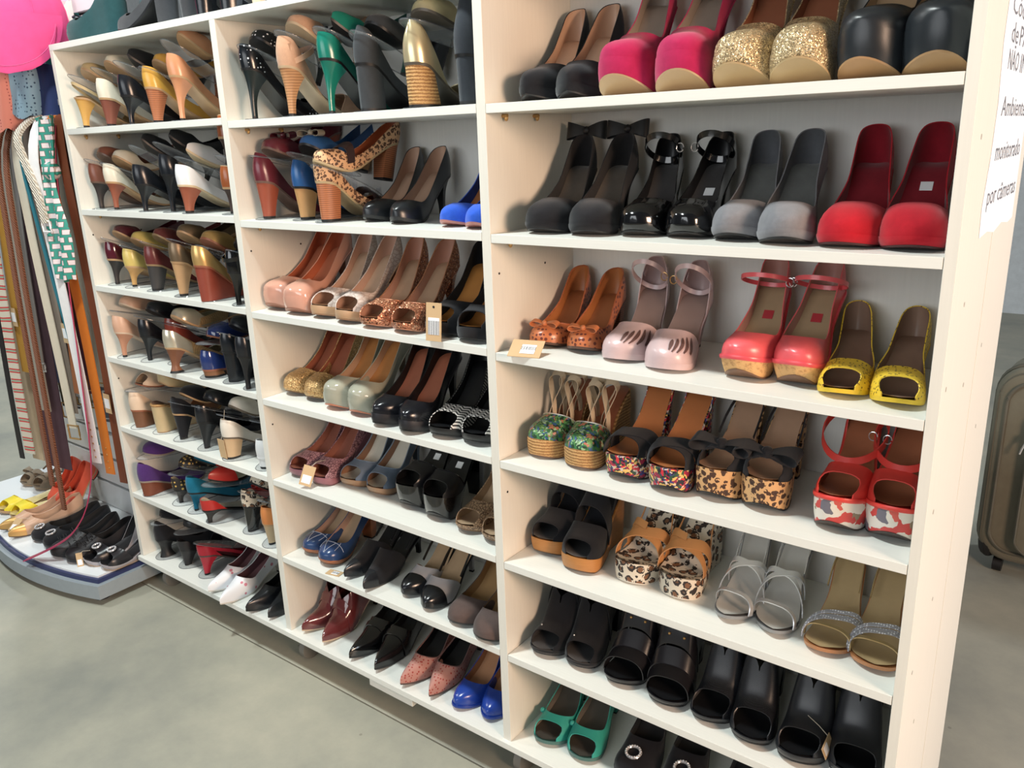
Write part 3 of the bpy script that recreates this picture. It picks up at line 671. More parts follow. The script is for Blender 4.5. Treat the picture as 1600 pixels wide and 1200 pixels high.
pair('plat', 'red-orange peep-toe platform with pale rose-print sole', dict(kind='dorsay', up=cor2, lin=lea((150, 90, 66)), ins=lea((170, 106, 74)), H=.125, P=.050, plat=flor_w, hm=flor_d, heel='block', tip=(.036, .04), peep=.17, throat=.24, tv=.42, tc=.7, back=.05, wb=.0385, inset=.003, bevel=(.1, .008), sole=lea((60, 50, 46)), ex=[('rand', dict(m=cor2)), ('ankle', dict(z=-.002, y=.56, rx=.046, ry=.055, tilt=.5, w=.011, post=False))]), 3, 4, [(-.108, .032), (-.036, .042)], .06)
# ---- right bay, row 5
pair('wedge', 'black suede slingback wedge with caramel wood sole', dict(kind='vamp', up=k_sue, lin=k_in, ins=k_sue, heel='wedge', hm=wood, H=.105, P=.026, peep=.11, throat=.28, tv=.50, wb=.043, vh=1.15, inset=.003, bevel=(.12, .008), sole=lea((90, 64, 44)), ex=[('sling', dict(t=.6, z=.045, w=.010))], bands=[dict(ta=.5, tb=.56, wid=.03)]), 3, 5, [(-.649, .058), (-.562, .034)], .12)
tanst = lea((198, 140, 86))
pair('wedge', 'leopard platform sandal with tan crossed straps', dict(kind='cage', up=tanst, lin=tanst, cnt=leo_w, ins=leo_w, heel='wedge', hm=leo_w, H=.105, P=.034, wb=.042, tc=.75, inset=.001, bevel=(.08, .004), sole=lea((226, 218, 204)), bands=[dict(ta=.22, tb=.42, wid=.016, lift=-.006), dict(ta=.42, tb=.22, wid=.016, off=.004, lift=-.006), dict(ta=.36, tb=.5, wid=.010, a0=.5, a1=1), dict(ta=.34, tb=.78, wid=.014, a0=.02, a1=.12), dict(ta=.34, tb=.78, wid=.014, a0=.98, a1=.88)], ex=[('ankle', dict(z=.04, y=.78, tilt=-.3, w=.008))]), 3, 5, [(-.461, .06), (-.371, .072)], .08)
sil_in = lea((196, 194, 188), .3)
pair('sandal', 'silver strappy high-heeled sandal', dict(kind='none', up=silver, ins=sil_in, H=.085, P=.006, wb=.0385, sole=met((150, 150, 152)), hm=silver, toe='almond', bands=[dict(ta=.14, tb=.30, wid=.007, lift=-.010), dict(ta=.36, tb=.52, wid=.006, lift=-.004), dict(ta=.52, tb=.34, wid=.006, off=.003, lift=-.004)], ex=[('ankle', dict(z=.055, w=.006, tilt=-.2)), ('sling', dict(t=.6, z=.035, w=.006))]), 3, 5, [(-.266, .038), (-.193, .04)], .1)
gl_s = mat('dots', (168, 168, 174), (244, 246, 250), scale=260, r=.34, rnd=.15, shine=1, name='rhinestones')
pair('sandal', 'pale gold sandal with rhinestone toe strap', dict(kind='none', up=gold_m, ins=lea((192, 166, 124), .4), H=.08, P=.006, wb=.0385, sole=lea((186, 128, 84)), hm=gold_m, bands=[dict(ta=.14, tb=.22, wid=.006, lift=-.010), dict(ta=.36, tb=.16, wid=.009, off=.003, lift=-.008, m=gl_s, name='rhinestone_strap'), dict(ta=.40, tb=.19, wid=.005, off=.004, lift=-.006, m=gl_s, name='rhinestone_strap')], ex=[('ankle', dict(z=.05, w=.006, tilt=-.3)), ('sling', dict(t=.6, z=.03, w=.006))]), 3, 5, [(-.097, .035), (-.024, .035)], .08)
# ---- right bay, row 6
bt = sue((24, 25, 29))
pair('boot', 'black suede peep-toe ankle boot', dict(kind='boot', up=bt, lin=k_in, ins=k_in, boot=.055, side=.085, back=.10, throat=.38, thd=.22, peep=.15, H=.085, P=.012, wb=.041, heel='block', tip=(.04, .04), hm=bt, sole=k_lea, ex=[('stud', dict(pts=[(.2, .62)], m=m_chrome, r=.002))], bands=[dict(ta=.5, tb=.5, wid=.018, lift=.0)]), 3, 6, [(-.635, .024), (-.559, .03)], .13)
st = [(.42, .4), (.42, .56), (.33, .62), (.52, .38), (.52, .62), (.30, .36)]
pair('boot', 'black caged ankle boot with gold studs', dict(kind='none', up=lea((30, 29, 33), .3), ins=k_lea, boot=.055, H=.085, P=.012, wb=.043, heel='block', tip=(.042, .042), sole=k_lea, bands=[dict(ta=.2, tb=.2, wid=.028), dict(ta=.32, tb=.32, wid=.020, off=.003), dict(ta=.43, tb=.43, wid=.02, off=.002), dict(ta=.54, tb=.54, wid=.02, off=.003), dict(ta=.68, tb=.68, wid=.03, off=.001), dict(ta=.85, tb=.85, wid=.03, off=.001)], ex=[('stud', dict(pts=st))]), 3, 6, [(-.466, .03), (-.372, .024)], .12)
wv = mat('weave', (44, 46, 52), (34, 36, 42), scale=180, name='woven_leather', rough=.4)
pair('boot', 'black woven-leather peep-toe ankle boot', dict(kind='boot', up=wv, lin=k_in, ins=k_lea, boot=.06, side=.09, back=.10, throat=.40, thd=.22, peep=.20, H=.09, P=.012, wb=.041, heel='block', tip=(.04, .04), hm=k_lea, sole=k_lea), 3, 6, [(-.29, .026), (-.211, .018)], .12)
pair('boot', 'smooth black peep-toe ankle boot at the lower right end', dict(kind='boot', up=lea((40, 41, 45), .35), lin=k_in, ins=k_lea, boot=.06, side=.09, back=.10, throat=.40, thd=.22, peep=.17, H=.09, P=.016, wb=.043, heel='block', tip=(.04, .04), hm=k_lea, sole=k_lea, ex=[('tag', dict(p=(.042, .03, .04), rot=(.3, 1.2, .2), w=.010, h=.02, at=.3, side=1))]), 3, 6, [(-.134, .018), (-.05, .028)], .1)
# ---- right bay, row 7
teal = lea((52, 160, 146), .5)
pair('peep', 'turquoise peep-toe shoe with side button', dict(up=teal, lin=lea((126, 118, 108)), ins=lea((70, 66, 60)), H=.07, P=.008, peep=.15, throat=.24, thd=.12, wb=.041, heel='block', tip=(.03, .03), hm=teal, sole=lea((70, 110, 104)), ex=[('stud', dict(pts=[(.30, .80)], m=teal, r=.006))]), 3, 7, [(-.633, .024), (-.553, .026)], .15)
pair('pump', 'black velvet shoe with round rhinestone brooch', dict(up=sue((24, 23, 27)), lin=k_in, H=.08, P=.01, wb=.043, throat=.34, heel='block', tip=(.03, .03), ex=[('brooch', dict(t=.16, a=.5, r=.014))], sole=k_lea), 3, 7, [(-.447, .034), (-.352, .05)], .1)
pair('pump', 'plain black leather shoe on the bottom right shelf', dict(up=k_lea, lin=k_in, H=.09, wb=.042, sole=k_lea), 3, 7, [(-.25, .06), (-.165, .06)], .1)

# ---- middle bay
pair('pump', 'black leather pump with nude lining on upper middle shelf', dict(up=lea((28, 32, 36), .28), lin=lea((186, 152, 130)), ins=lea((178, 146, 124)), H=.088, P=.006, wb=.038, throat=.22, thd=.14, toe='almond', sole=k_lea, L=.22), 2, 2, [(-1.066, .062), (-.972, .04)], .12)
bl = sue((52, 96, 206))
pair('pump', 'cobalt blue suede pump beside the bay divider', dict(up=bl, lin=sue((36, 58, 130)), ins=m_caramel, H=.09, wb=.039, throat=.2, sole=lea((190, 130, 120)), toe='almond'), 2, 2, [(-.833, .036), (-.764, .02)], .1)
nude = pat((206, 154, 134))
pair('pump', 'nude patent platform pump', dict(up=nude, lin=lea((178, 96, 66)), ins=lea((186, 112, 82)), H=.125, P=.034, wb=.042, throat=.24, thd=.12, toe='square', inset=.002, bevel=(.1, .006), sole=lea((160, 110, 90))), 2, 3, [(-1.375, .026), (-1.281, .014)], .12)
wsn = mat('snake', (226, 216, 208), (196, 178, 168), (212, 198, 190), scale=120, name='white_textured_leather')
pair('peep', 'white textured peep-toe pump with layered platform', dict(up=wsn, lin=lea((206, 168, 148)), ins=lea((204, 176, 150)), H=.115, P=.020, plat=mat('stack', (196, 160, 124), (150, 112, 84), scale=130), inset=.001, wb=.041, peep=.14, throat=.26, thd=.14, sole=lea((150, 112, 84)), hm=stackh), 2, 3, [(-1.198, .018), (-1.112, .007)], .12)
cop = mat('glitter', (196, 128, 96), (110, 62, 46), (255, 210, 170), scale=420, name='copper_sequins')
pair('peep', 'copper sequin peep-toe pump', dict(up=cop, lin=lea((200, 152, 132)), ins=lea((190, 158, 130)), H=.11, P=.014, wb=.042, peep=.12, throat=.25, thd=.14, sole=pat((190, 130, 100)), plat=cop, ex=[('piping', dict(m=met((206, 150, 118))))]), 2, 3, [(-1.024, -.002), (-.937, -.002)], .12)
pair('peep', 'black suede peep-toe pump beside kraft price tag', dict(up=k_sue, lin=k_sue, ins=lea((196, 134, 70)), H=.11, P=.022, wb=.043, peep=.14, throat=.27, sole=k_lea, inset=.002), 2, 3, [(-.853, .012), (-.769, .004)], .12)
ggd = mat('glitter', (206, 166, 110), (116, 84, 52), (255, 230, 176), name='gold_glitter')
pair('pump', 'gold glitter pump with brown lining', dict(up=ggd, lin=lea((158, 92, 70)), ins=lea((164, 96, 72)), H=.11, P=.012, spring=.012, wb=.042, throat=.26, thd=.1, vh=1.2, sole=lea((110, 84, 60)), plat=ggd), 2, 4, [(-1.395, .044), (-1.308, .04)], .12)
grp = mat('leather', (164, 164, 148), rough=.14, name='pearly_leather')
pair('pump', 'pearly grey-green patent platform pump', dict(up=grp, lin=lea((196, 160, 132)), ins=lea((188, 128, 74)), H=.125, P=.032, wb=.042, throat=.22, thd=.11, inset=.002, bevel=(.1, .005), sole=lea((196, 124, 96))), 2, 4, [(-1.19, .022), (-1.115, .02)], .12)
pair('pump', 'black leather pump with ribbed platform', dict(up=lea((22, 24, 30), .2), lin=k_lea, ins=lea((178, 106, 80)), H=.12, P=.022, plat=mat('stack', (34, 34, 40), (14, 14, 18), scale=120), wb=.042, throat=.22, thd=.11, toe='almond', sole=k_lea, inset=.001), 2, 4, [(-1.02, -.002), (-.932, -.004)], .12)
chv = mat('chevron', (224, 220, 214), (24, 24, 28), name='chevron_cloth')
pair('peep', 'black and white chevron peep-toe pump', dict(up=chv, lin=k_lea, ins=k_lea, H=.11, P=.016, plat=k_lea, hm=k_lea, wb=.042, peep=.16, throat=.28, sole=k_lea, ex=[('piping', dict(m=k_lea))]), 2, 4, [(-.866, .012), (-.795, .018)], .12)
pur = mat('snake', (156, 112, 122), (98, 62, 74), (182, 142, 148), scale=200, name='mauve_snakeskin')
pair('peep', 'mauve snakeskin peep-toe wedge with price tag', dict(up=pur, lin=lea((160, 104, 88)), ins=lea((150, 92, 76)), H=.10, P=.014, wb=.040, peep=.12, throat=.26, heel='wedge', hm=mat('leather', (150, 100, 108), rough=.3), inset=.002, sole=lea((110, 74, 78)), ex=[('tag', dict(p=(.012, -.012, .030), rot=(1.15, .25, .35), at=.2, side=-1))]), 2, 5, [(-1.368, .034), (-1.284, .03)], .12)
den = mat('fabric', (98, 112, 130), name='denim')
pair('peep', 'grey-blue denim peep-toe pump with white insole', dict(up=den, lin=lea((150, 112, 88)), ins=lea((214, 208, 194)), H=.105, P=.016, plat=lea((150, 118, 90)), hm=den, wb=.041, peep=.14, throat=.26, sole=lea((110, 84, 66)), ex=[('piping', dict(m=mat('fabric', (120, 134, 150))))]), 2, 5, [(-1.208, .058), (-1.122, .06)], .1)
pair('plat', 'black patent peep-toe platform sandal', dict(kind='dorsay', up=lea((26, 26, 30), .3), lin=k_lea, ins=k_lea, H=.135, P=.052, plat=k_pat, hm=k_pat, heel='block', tip=(.03, .03), peep=.15, throat=.26, tv=.42, tc=.7, wb=.042, inset=.005, bevel=(.14, .012), sole=k_lea, ex=[('sticker', dict(t=.6)), ('piping', dict(m=k_pat))]), 2, 5, [(-1.01, .046), (-.922, .036)], .1)
brs = mat('snake', (160, 128, 98), (96, 72, 54), (186, 156, 124), scale=190, name='brown_snakeskin')
pair('peep', 'light brown snakeskin peep-toe shoe', dict(up=brs, lin=lea((186, 158, 128)), ins=lea((196, 168, 138)), H=.09, P=.012, wb=.038, peep=.14, throat=.28, sole=lea((120, 92, 70)), plat=brs), 2, 5, [(-.822, .032), (-.757, .026)], .1)
nav = lea((42, 66, 108), .22); ws = mat('plain', (170, 184, 204))
lines = [(.0+.03, .2, .5, .42), (.04, .2, .5, .58), (.10, .24, .28, .33), (.10, .24, .72, .67), (.2, .2, .12, .88)]
pair('pump', 'navy leather pump with white top-stitching', dict(up=nav, lin=lea((190, 158, 142)), ins=lea((182, 156, 128)), H=.085, P=.012, plat=stackh, hm=stackh, heel='block', tip=(.028, .028), wb=.039, throat=.20, thd=.12, sole=lea((110, 78, 60)), ex=[('stitch', dict(m=ws, lines=lines))]), 2, 6, [(-1.349, .034), (-1.283, .02)], .12)
pair('pump', 'black pointed slingback shoe in the middle bay', dict(kind='vamp', up=sue((28, 29, 33)), lin=k_in, ins=k_lea, H=.065, toe='point', L=.235, wb=.038, throat=.36, tv=.58, toe_cap=(.16, lea((30, 33, 38), .25)), sole=k_lea, ex=[('sling', dict(t=.6, z=.04))]), 2, 6, [(-1.172, .008), (-1.122, -.006)], .13)
pair('pump', 'grey and black two-tone pointed slingback', dict(kind='vamp', up=lea((186, 184, 188), .3), lin=lea((190, 160, 132)), ins=lea((196, 164, 130)), H=.075, toe='almond', L=.225, wb=.039, throat=.26, tv=.50, toe_cap=(.2, lea((24, 26, 30), .2)), sole=k_lea, ex=[('sling', dict(t=.5, z=.04, m=k_lea))]), 2, 6, [(-1.008, .03), (-.943, .014)], .12)
pair('pump', 'dark brown suede round-toe shoe beside the divider', dict(up=sue((88, 74, 70)), lin=lea((176, 140, 100)), ins=lea((176, 140, 96)), H=.06, wb=.043, vh=1.2, throat=.24, sole=k_lea, heel='block', tip=(.03, .03)), 2, 6, [(-.826, .008), (-.765, -.006)], .1)
bur = pat((98, 44, 46))
pair('boot', 'burgundy patent pointed ankle boot', dict(kind='boot', up=bur, lin=lea((70, 36, 36)), boot=.05, side=.075, back=.09, throat=.38, thd=.24, H=.07, toe='point', L=.235, wb=.040, sole=lea((200, 176, 150)), bands=[dict(ta=.34, tb=.38, wid=.012)], hm=bur), 2, 7, [(-1.384, .004), (-1.292, .0)], .12)
pair('pump', 'black patent shoe with very long pointed toe', dict(up=k_pat, lin=k_lea, ins=k_lea, H=.06, toe='point', L=.25, wb=.040, throat=.42, thd=.12, sole=k_lea, bands=[dict(ta=.36, tb=.36, wid=.012)]), 2, 7, [(-1.179, -.006), (-1.102, -.004)], .12)
prd = mat('dots', (176, 128, 118), (150, 62, 56), scale=130, r=.28, rnd=.8, name='pink_dotted_suede', rough=.85)
pair('pump', 'dusty pink pointed pump with red dots', dict(up=prd, lin=k_lea, ins=k_lea, H=.06, toe='point', L=.235, wb=.040, throat=.30, thd=.12, sole=lea((80, 56, 50)), ex=[('piping', dict(m=sue((120, 88, 84))))]), 2, 7, [(-1.003, -.008), (-.933, -.002)], .12)
pair('pump', 'royal blue leather almond-toe pump', dict(up=lea((34, 66, 156), .22), lin=lea((186, 134, 98)), ins=lea((190, 140, 104)), H=.075, toe='almond', L=.215, wb=.038, throat=.24, thd=.1, sole=lea((150, 140, 126)), ex=[('rand', dict(m=lea((30, 58, 140), .22)))]), 2, 7, [(-.846, .008), (-.789, .018)], .1)
# ---- left bay bottom, toe-forward pairs
wem = mat('dots', (226, 228, 232), (206, 130, 146), scale=46, r=.22, rnd=1, name='white_embroidered_leather', rough=.35)
pair('pump', 'white pointed mule with pink embroidery', dict(kind='boot', up=wem, lin=lea((110, 76, 84)), ins=lea((120, 84, 88)), H=.05, toe='point', L=.24, wb=.037, throat=.34, thd=.14, sole=lea((220, 216, 208)), hm=lea((220, 216, 208))), 1, 7, [(-1.742, -.02), (-1.662, -.042)], .14)
pair('pump', 'small black pointed shoe beside the white mules', dict(up=lea((26, 28, 32), .25), lin=k_lea, H=.05, toe='point', L=.225, wb=.036, throat=.34, sole=k_lea), 1, 7, [(-1.564, -.022), (-1.50, -.008)], .14)

place_pairs()
# ------------------------------------------------------------------ stacked pairs on clear plastic stackers (heel of the lower shoe to the front)
def disc(rx, ry, cy, z0, z1, n=28):
    a = np.linspace(0, 2*PI, n, endpoint=False); V = [(rx*math.cos(t), cy+ry*math.sin(t), z) for z in (z0, z1) for t in a]
    return np.array(V), gridF(2, n, 0, True)+[tuple(range(n))[::-1], tuple(range(n, 2*n))]
def stacker(label, x, y, z, tz, tilt):
    s = thing('shoe_stacker', label, 'shoe holder', (x, y, z), group='clear shoe stackers')
    obj('base_plate', mesh('base_plate', *disc(.046, .088, .088, 0, .0014), m_clear, smooth=False), s)
    a = np.linspace(0, 2*PI, 41)[:-1]
    obj('rim', mesh('rim', *tube(np.stack([.046*np.cos(a), .088+.088*np.sin(a), 0*a+.0012], -1), .0010, 5, True), m_clear2), s)
    yb = .165
    obj('post', mesh('post', *ribbon([(0, yb, .001), (0, yb+.012, tz*.25), (0, yb+.012, tz*.5), (0, yb, tz-math.tan(tilt)*yb-.004)], (1, 0, 0), .012, .003), m_clear), s)
    V, F = disc(.040, .10, .10, -.0016, 0); R = Matrix.Rotation(-tilt, 3, 'X')
    obj('tray', mesh('tray', [R@Vector(v)+Vector((0, .0, tz-.003)) for v in V], F, m_clear, smooth=False), s)
    P = np.stack([.040*np.cos(a), .10+.10*np.sin(a), 0*a], -1); P = np.array([R@Vector(v)+Vector((0, .0, tz-.003)) for v in P])
    obj('tray_rim', mesh('tray_rim', *tube(P, .0013, 5, True), m_clear2), s)
def stack(desc, sp, sec, row, xh, yh=.03, kind='pump', tz=.135, tilt=.42, dx=.004, upper=True, st=True, yaw=0., ydx=.01):
    z = Z[sec][row-1]; L = sp.get('L', .205)
    put_shoe(NAMES[kind], desc+', lower one of the pair', sp, (xh-math.sin(yaw)*0, yh+L-.012, z+.0016), (0, 0, PI+yaw), 1, 'stacked shoes')
    if upper: put_shoe(NAMES[kind], desc+', upper one of the pair', sp, (xh+dx, yh+ydx, z+tz), (-tilt, 0, random.uniform(-.06, .06)), -1, 'stacked shoes')
    if st: stacker('clear plastic stacker under the '+desc, xh, max(yh-.02, .003), z, tz, tilt)
cream, white = lea((224, 216, 196), .3), lea((232, 232, 232), .3)
k_sh = lea((26, 29, 34), .22)
stl = dict(heel='stiletto', tip=(.010, .011)); cone = dict(heel='cone', tip=(.017, .019)); blk = dict(heel='block', tip=(.030, .032))
BASE = dict(H=.068, L=.205, wb=.036, back=.047, side=.026, throat=.24)
def q(**k): d = dict(BASE); d.update(k); return d
# left bay row 1
stack('mustard gold strappy sandal', q(kind='vamp', up=lea((196, 172, 128)), ins=lea((206, 186, 150)), hm=lea((208, 160, 84)), throat=.2, tv=.36, H=.075, hk=2.2, tip=(.013, .013), ex=[('sling', dict(t=.55, z=.035))]), 1, 1, -2.072, .022, 'sandal')
stack('white pump with brown cone heel', q(up=cream, ins=lea((216, 206, 180)), sole=m_tan, hm=lea((126, 70, 54)), **cone), 1, 1, -1.962, .03, tz=.145)
stack('black leather stiletto pump on the top left shelf', q(up=k_sh, sole=k_lea, toe='point', L=.22, **stl), 1, 1, -1.838, .02, tz=.15)
stack('ochre leather pump with tan heel', q(up=lea((206, 158, 72), .25), sole=m_tan, hm=stackh, H=.08, **cone), 1, 1, -1.738, .028, tz=.13)
stack('tan leather high-heeled pump', q(up=lea((206, 146, 108), .25), ins=m_caramel, sole=m_tan, H=.098, toe='almond', **stl), 1, 1, -1.622, .024, tz=.178, tilt=.55)
stack('dark shoe at the right end of the top left shelf', q(up=k_sue, lin=k_in, sole=k_lea, **cone), 1, 1, -1.50, .09, tz=.12)
# left bay row 2
stack('brown leather pump with dark heel', q(up=lea((122, 74, 58), .3), hm=lea((52, 46, 44)), sole=lea((110, 86, 72)), H=.072, **stl), 1, 2, -2.078, .03)
stack('cream slingback with brown heel', q(up=cream, lin=lea((216, 200, 168)), sole=m_tan, hm=lea((146, 82, 60)), H=.072, side=.016, throat=.2, **stl), 1, 2, -1.985, .022, tz=.125)
stack('black round-backed pump on the second left shelf', q(up=k_sh, sole=k_lea, toe='point', L=.225, **stl), 1, 2, -1.827, .014, tz=.165, tilt=.55)
stack('tall black stiletto pump beside the white pump', q(up=k_sh, sole=k_lea, H=.09, toe='point', **stl), 1, 2, -1.728, .03, tz=.17, tilt=.5)
stack('white pointed pump with brown heel', q(up=white, lin=cream, sole=lea((216, 196, 160)), hm=lea((150, 84, 60)), toe='point', L=.225, H=.066, heel='cone', tip=(.016, .018), hk=2.), 1, 2, -1.632, .012, tz=.135)
brn = lea((160, 88, 50), .2)
stack('chestnut brown pump with piped edge', q(up=brn, hm=lea((64, 46, 40)), sole=m_tan, H=.06, ex=[('piping', dict(m=lea((206, 170, 130))))], **stl), 1, 2, -1.488, .035, upper=False)
put_shoe('pump', 'chestnut brown pump propped high against the divider', q(up=brn, hm=lea((64, 46, 40)), sole=m_tan, H=.06, ex=[('piping', dict(m=lea((206, 170, 130))))], **stl), (-1.497, .235, Z[1][1]+.095), (.08, 0, PI), -1, 'stacked shoes')
# left bay row 3
stack('burgundy patent pump with black heel', q(up=pat((78, 24, 36)), sole=m_tan, hm=lea((44, 40, 40)), H=.072, **stl), 1, 3, -2.076, .036)
stack('yellow leather low-heeled pump', q(up=lea((206, 184, 108), .25), sole=m_tan, hm=lea((190, 150, 92)), H=.058, **stl), 1, 3, -1.985, .036, tz=.12)
stack('burgundy leather pump with dark block heel', q(up=lea((102, 48, 46), .25), sole=lea((150, 124, 90)), hm=lea((58, 56, 56)), H=.07, heel='block', tip=(.024, .026)), 1, 3, -1.87, .034)
stack('bronze shoe with tall tan cone heel', q(up=met((124, 106, 84), .35), sole=m_tan, hm=lea((192, 154, 112)), H=.088, **cone), 1, 3, -1.722, .018, tz=.15)
stack('gold shoe with brown wedge heel', q(up=met((206, 170, 110), .28), sole=m_brownin, heel='halfwedge', wt0=.42, hm=lea((136, 62, 46)), H=.088, inset=.004), 1, 3, -1.60, .004, 'wedge', tz=.14)
stack('black patent strappy pump', q(kind='dorsay', up=k_pat, sole=k_lea, H=.08, throat=.22, tv=.4, tc=.66, ex=[('ankle', dict(z=.035, y=.86))], **stl), 1, 3, -1.478, .012)
# left bay row 4
stack('nude leather pump with matching heel', q(up=lea((208, 166, 140), .35), hm=lea((190, 138, 110)), sole=lea((214, 190, 166)), H=.075, **stl), 1, 4, -2.07, .018, tz=.142, tilt=.3)
stack('black leather pump with slim heel', q(up=k_sh, sole=k_lea, H=.072, **stl), 1, 4, -1.968, .036)
stack('russet leather pump half hidden', q(up=lea((134, 58, 46), .25), sole=m_tan, H=.08, **stl), 1, 4, -1.872, .06, tz=.12)
sg = met((206, 200, 180), .2)
stack('silver and gold pump with brown spool heel', q(up=sg, cnt=None, sole=m_tan, hm=lea((126, 82, 58)), H=.07, heel='spool', tip=(.015, .015), bands=[dict(ta=.5, tb=.5, wid=.08, a0=0, a1=.12, m=mat('weave', (196, 164, 116), (160, 126, 82), scale=320), name='woven_panel'), dict(ta=.5, tb=.5, wid=.08, a0=.88, a1=1., m=mat('weave', (196, 164, 116), (160, 126, 82), scale=320), name='woven_panel')]), 1, 4, -1.782, .0, tz=.14)
stack('blue patent shoe with low brown sole', q(up=pat((36, 52, 104)), sole=m_brownin, hm=lea((130, 88, 58)), H=.022, back=.05, heel='block', tip=(.05, .045)), 1, 4, -1.662, .024, 'flat', tz=.095, tilt=.1)
stack('black leather wedge shoe', q(up=k_sh, sole=k_lea, heel='halfwedge', wt0=.45, H=.08, hm=k_sh), 1, 4, -1.572, .03, 'wedge')
stack('black pump with thin stiletto beside the divider', q(up=k_sh, sole=k_lea, H=.085, toe='point', **stl), 1, 4, -1.478, .008, upper=False)
# left bay row 5
nb = lea((222, 196, 170), .4)
stack('beige peep-toe wedge with brown base', q(up=nb, sole=m_brownin, heel='halfwedge', wt0=.5, hm=mat('stack', (122, 82, 56), (88, 56, 40)), H=.055, peep=.13, back=.055), 1, 5, -2.066, .024, 'wedge', tz=.118, tilt=.1)
stack('cream wedge sandal with tan rope trim', q(kind='vamp', up=lea((150, 104, 70)), ins=lea((104, 76, 60)), sole=m_tan, heel='wedge', hm=lea((196, 174, 134), .3), H=.085, P=.025, throat=.2, tv=.36, ex=[('rand', dict(m=rope))]), 1, 5, -1.968, .036, 'wedge', tz=.14, tilt=.3)
stack('black suede pump with cone heel', q(up=k_sue, sole=m_tan, H=.078, **cone), 1, 5, -1.858, .034, tz=.12)
stack('black smooth pump with tapered heel', q(up=k_sh, sole=k_lea, H=.078, heel='cone', tip=(.013, .014), hk=1.8), 1, 5, -1.735, .03, tz=.13)
stack('ivory shoe with blond block heel and tag', q(up=lea((226, 220, 208), .35), sole=lea((110, 98, 84)), hm=lea((206, 176, 138)), H=.062, heel='block', tip=(.028, .03), ex=[('tag', dict(p=(.012, .205, .028), rot=(1.5, 0, 0), w=.014, h=.026, at=.95, ata=.4, side=1))]), 1, 5, -1.612, .022, tz=.13)
stack('white flat shoe beside the divider', q(up=white, sole=white, H=.03, heel='block', tip=(.04, .04)), 1, 5, -1.482, .03, 'flat', upper=False)
# left bay row 6
stack('purple suede wedge shoe', q(up=sue((78, 48, 108)), sole=m_greyin, heel='halfwedge', wt0=.5, hm=lea((122, 66, 44)), H=.05, back=.055), 1, 6, -2.062, .01, 'wedge', tz=.122, tilt=.06)
stack('black and gold low-heeled sandal', q(kind='dorsay', up=mat('dots', (40, 34, 32), (206, 170, 90), scale=90, r=.3, name='gold_dotted'), lin=cream, ins=cream, sole=k_lea, hm=lea((52, 48, 46)), H=.045, throat=.2, tv=.36, tc=.7, back=.035, **stl), 1, 6, -1.925, .036, 'sandal', tz=.10, tilt=.2)
stack('teal suede pump', q(up=sue((24, 104, 132)), sole=k_lea, toe='point', L=.225, H=.06, **stl), 1, 6, -1.838, .03, tz=.145, tilt=.4)
stack('red and cream low-heeled shoe', q(kind='dorsay', up=lea((176, 44, 40), .3), lin=cream, ins=cream, sole=k_lea, hm=lea((44, 42, 42)), H=.042, throat=.22, tv=.36, tc=.7, back=.03, toe='point', L=.22, ex=[('bow', dict(s=.02, t=.2))], **stl), 1, 6, -1.735, .006, tz=.115, tilt=.2)
stack('leopard print pump with black block heel', q(up=leo_w, lin=k_in, sole=k_lea, hm=k_pat, H=.075, heel='block', tip=(.022, .024)), 1, 6, -1.595, .042, tz=.125)
stack('orange leather shoe with beige heel', q(up=lea((206, 132, 74), .4), sole=m_tan, hm=lea((190, 168, 134)), H=.062, **cone), 1, 6, -1.486, .022, upper=False)
# left bay row 7
stack('black ankle-high shoe with chunky heel', q(up=k_sue, lin=k_in, sole=k_lea, hm=k_lea, H=.06, back=.06, heel='flare', tip=(.04, .042)), 1, 7, -2.066, .03, tz=.12, tilt=.12)
stack('black lace-front shoe with slim heel', q(kind='dorsay', up=lea((34, 34, 38), .4), sole=k_lea, H=.055, throat=.3, tv=.42, tc=.72, back=.03, ex=[('fringe', dict(n=10))], heel='cone', tip=(.018, .018)), 1, 7, -1.955, .04, tz=.115, tilt=.12)
stack('crimson slingback with curved heel', q(kind='dorsay', up=lea((166, 34, 52), .3), lin=lea((120, 28, 40)), sole=lea((70, 66, 64)), H=.068, throat=.24, tv=.44, tc=.7, back=.03, toe='point', L=.225, hk=2.0, tip=(.014, .014), heel='cone', ex=[('sling', dict(t=.45, z=.03, w=.009))]), 1, 7, -1.852, .04, tz=.115, upper=False)

# ---- middle bay rows 1 and 2, stacked
stack('black patent pump with white studs', q(up=mat('dots', (20, 24, 28), (222, 226, 230), scale=120, r=.24, rnd=.2, name='studded_patent', shine=1), sole=k_lea, hm=lea((26, 38, 40), .3), H=.10, **stl), 2, 1, -1.342, .018, tz=.15)
stack('nude sandal with striped wooden heel', q(kind='dorsay', up=sue((196, 156, 128)), lin=lea((206, 176, 150)), sole=lea((196, 172, 140)), hm=mat('stack', (190, 142, 98), (140, 96, 62), scale=60), H=.095, throat=.22, tv=.4, tc=.55, back=.055, heel='stiletto', tip=(.013, .013), hk=2.4, ex=[('ankle', dict(z=.02, y=.78, w=.010, tilt=-.5))]), 2, 1, -1.218, .016, 'sandal', tz=.165)
stack('emerald green leather stiletto pump', q(up=lea((28, 122, 106), .2), lin=lea((24, 90, 80)), sole=k_lea, H=.10, toe='point', L=.22, **stl), 2, 1, -1.103, .022, tz=.16)
stack('charcoal suede shoe with wide block heel', q(up=sue((58, 62, 66)), sole=k_lea, H=.085, back=.065, heel='block', tip=(.042, .044)), 2, 1, -1.012, .03, tz=.145)
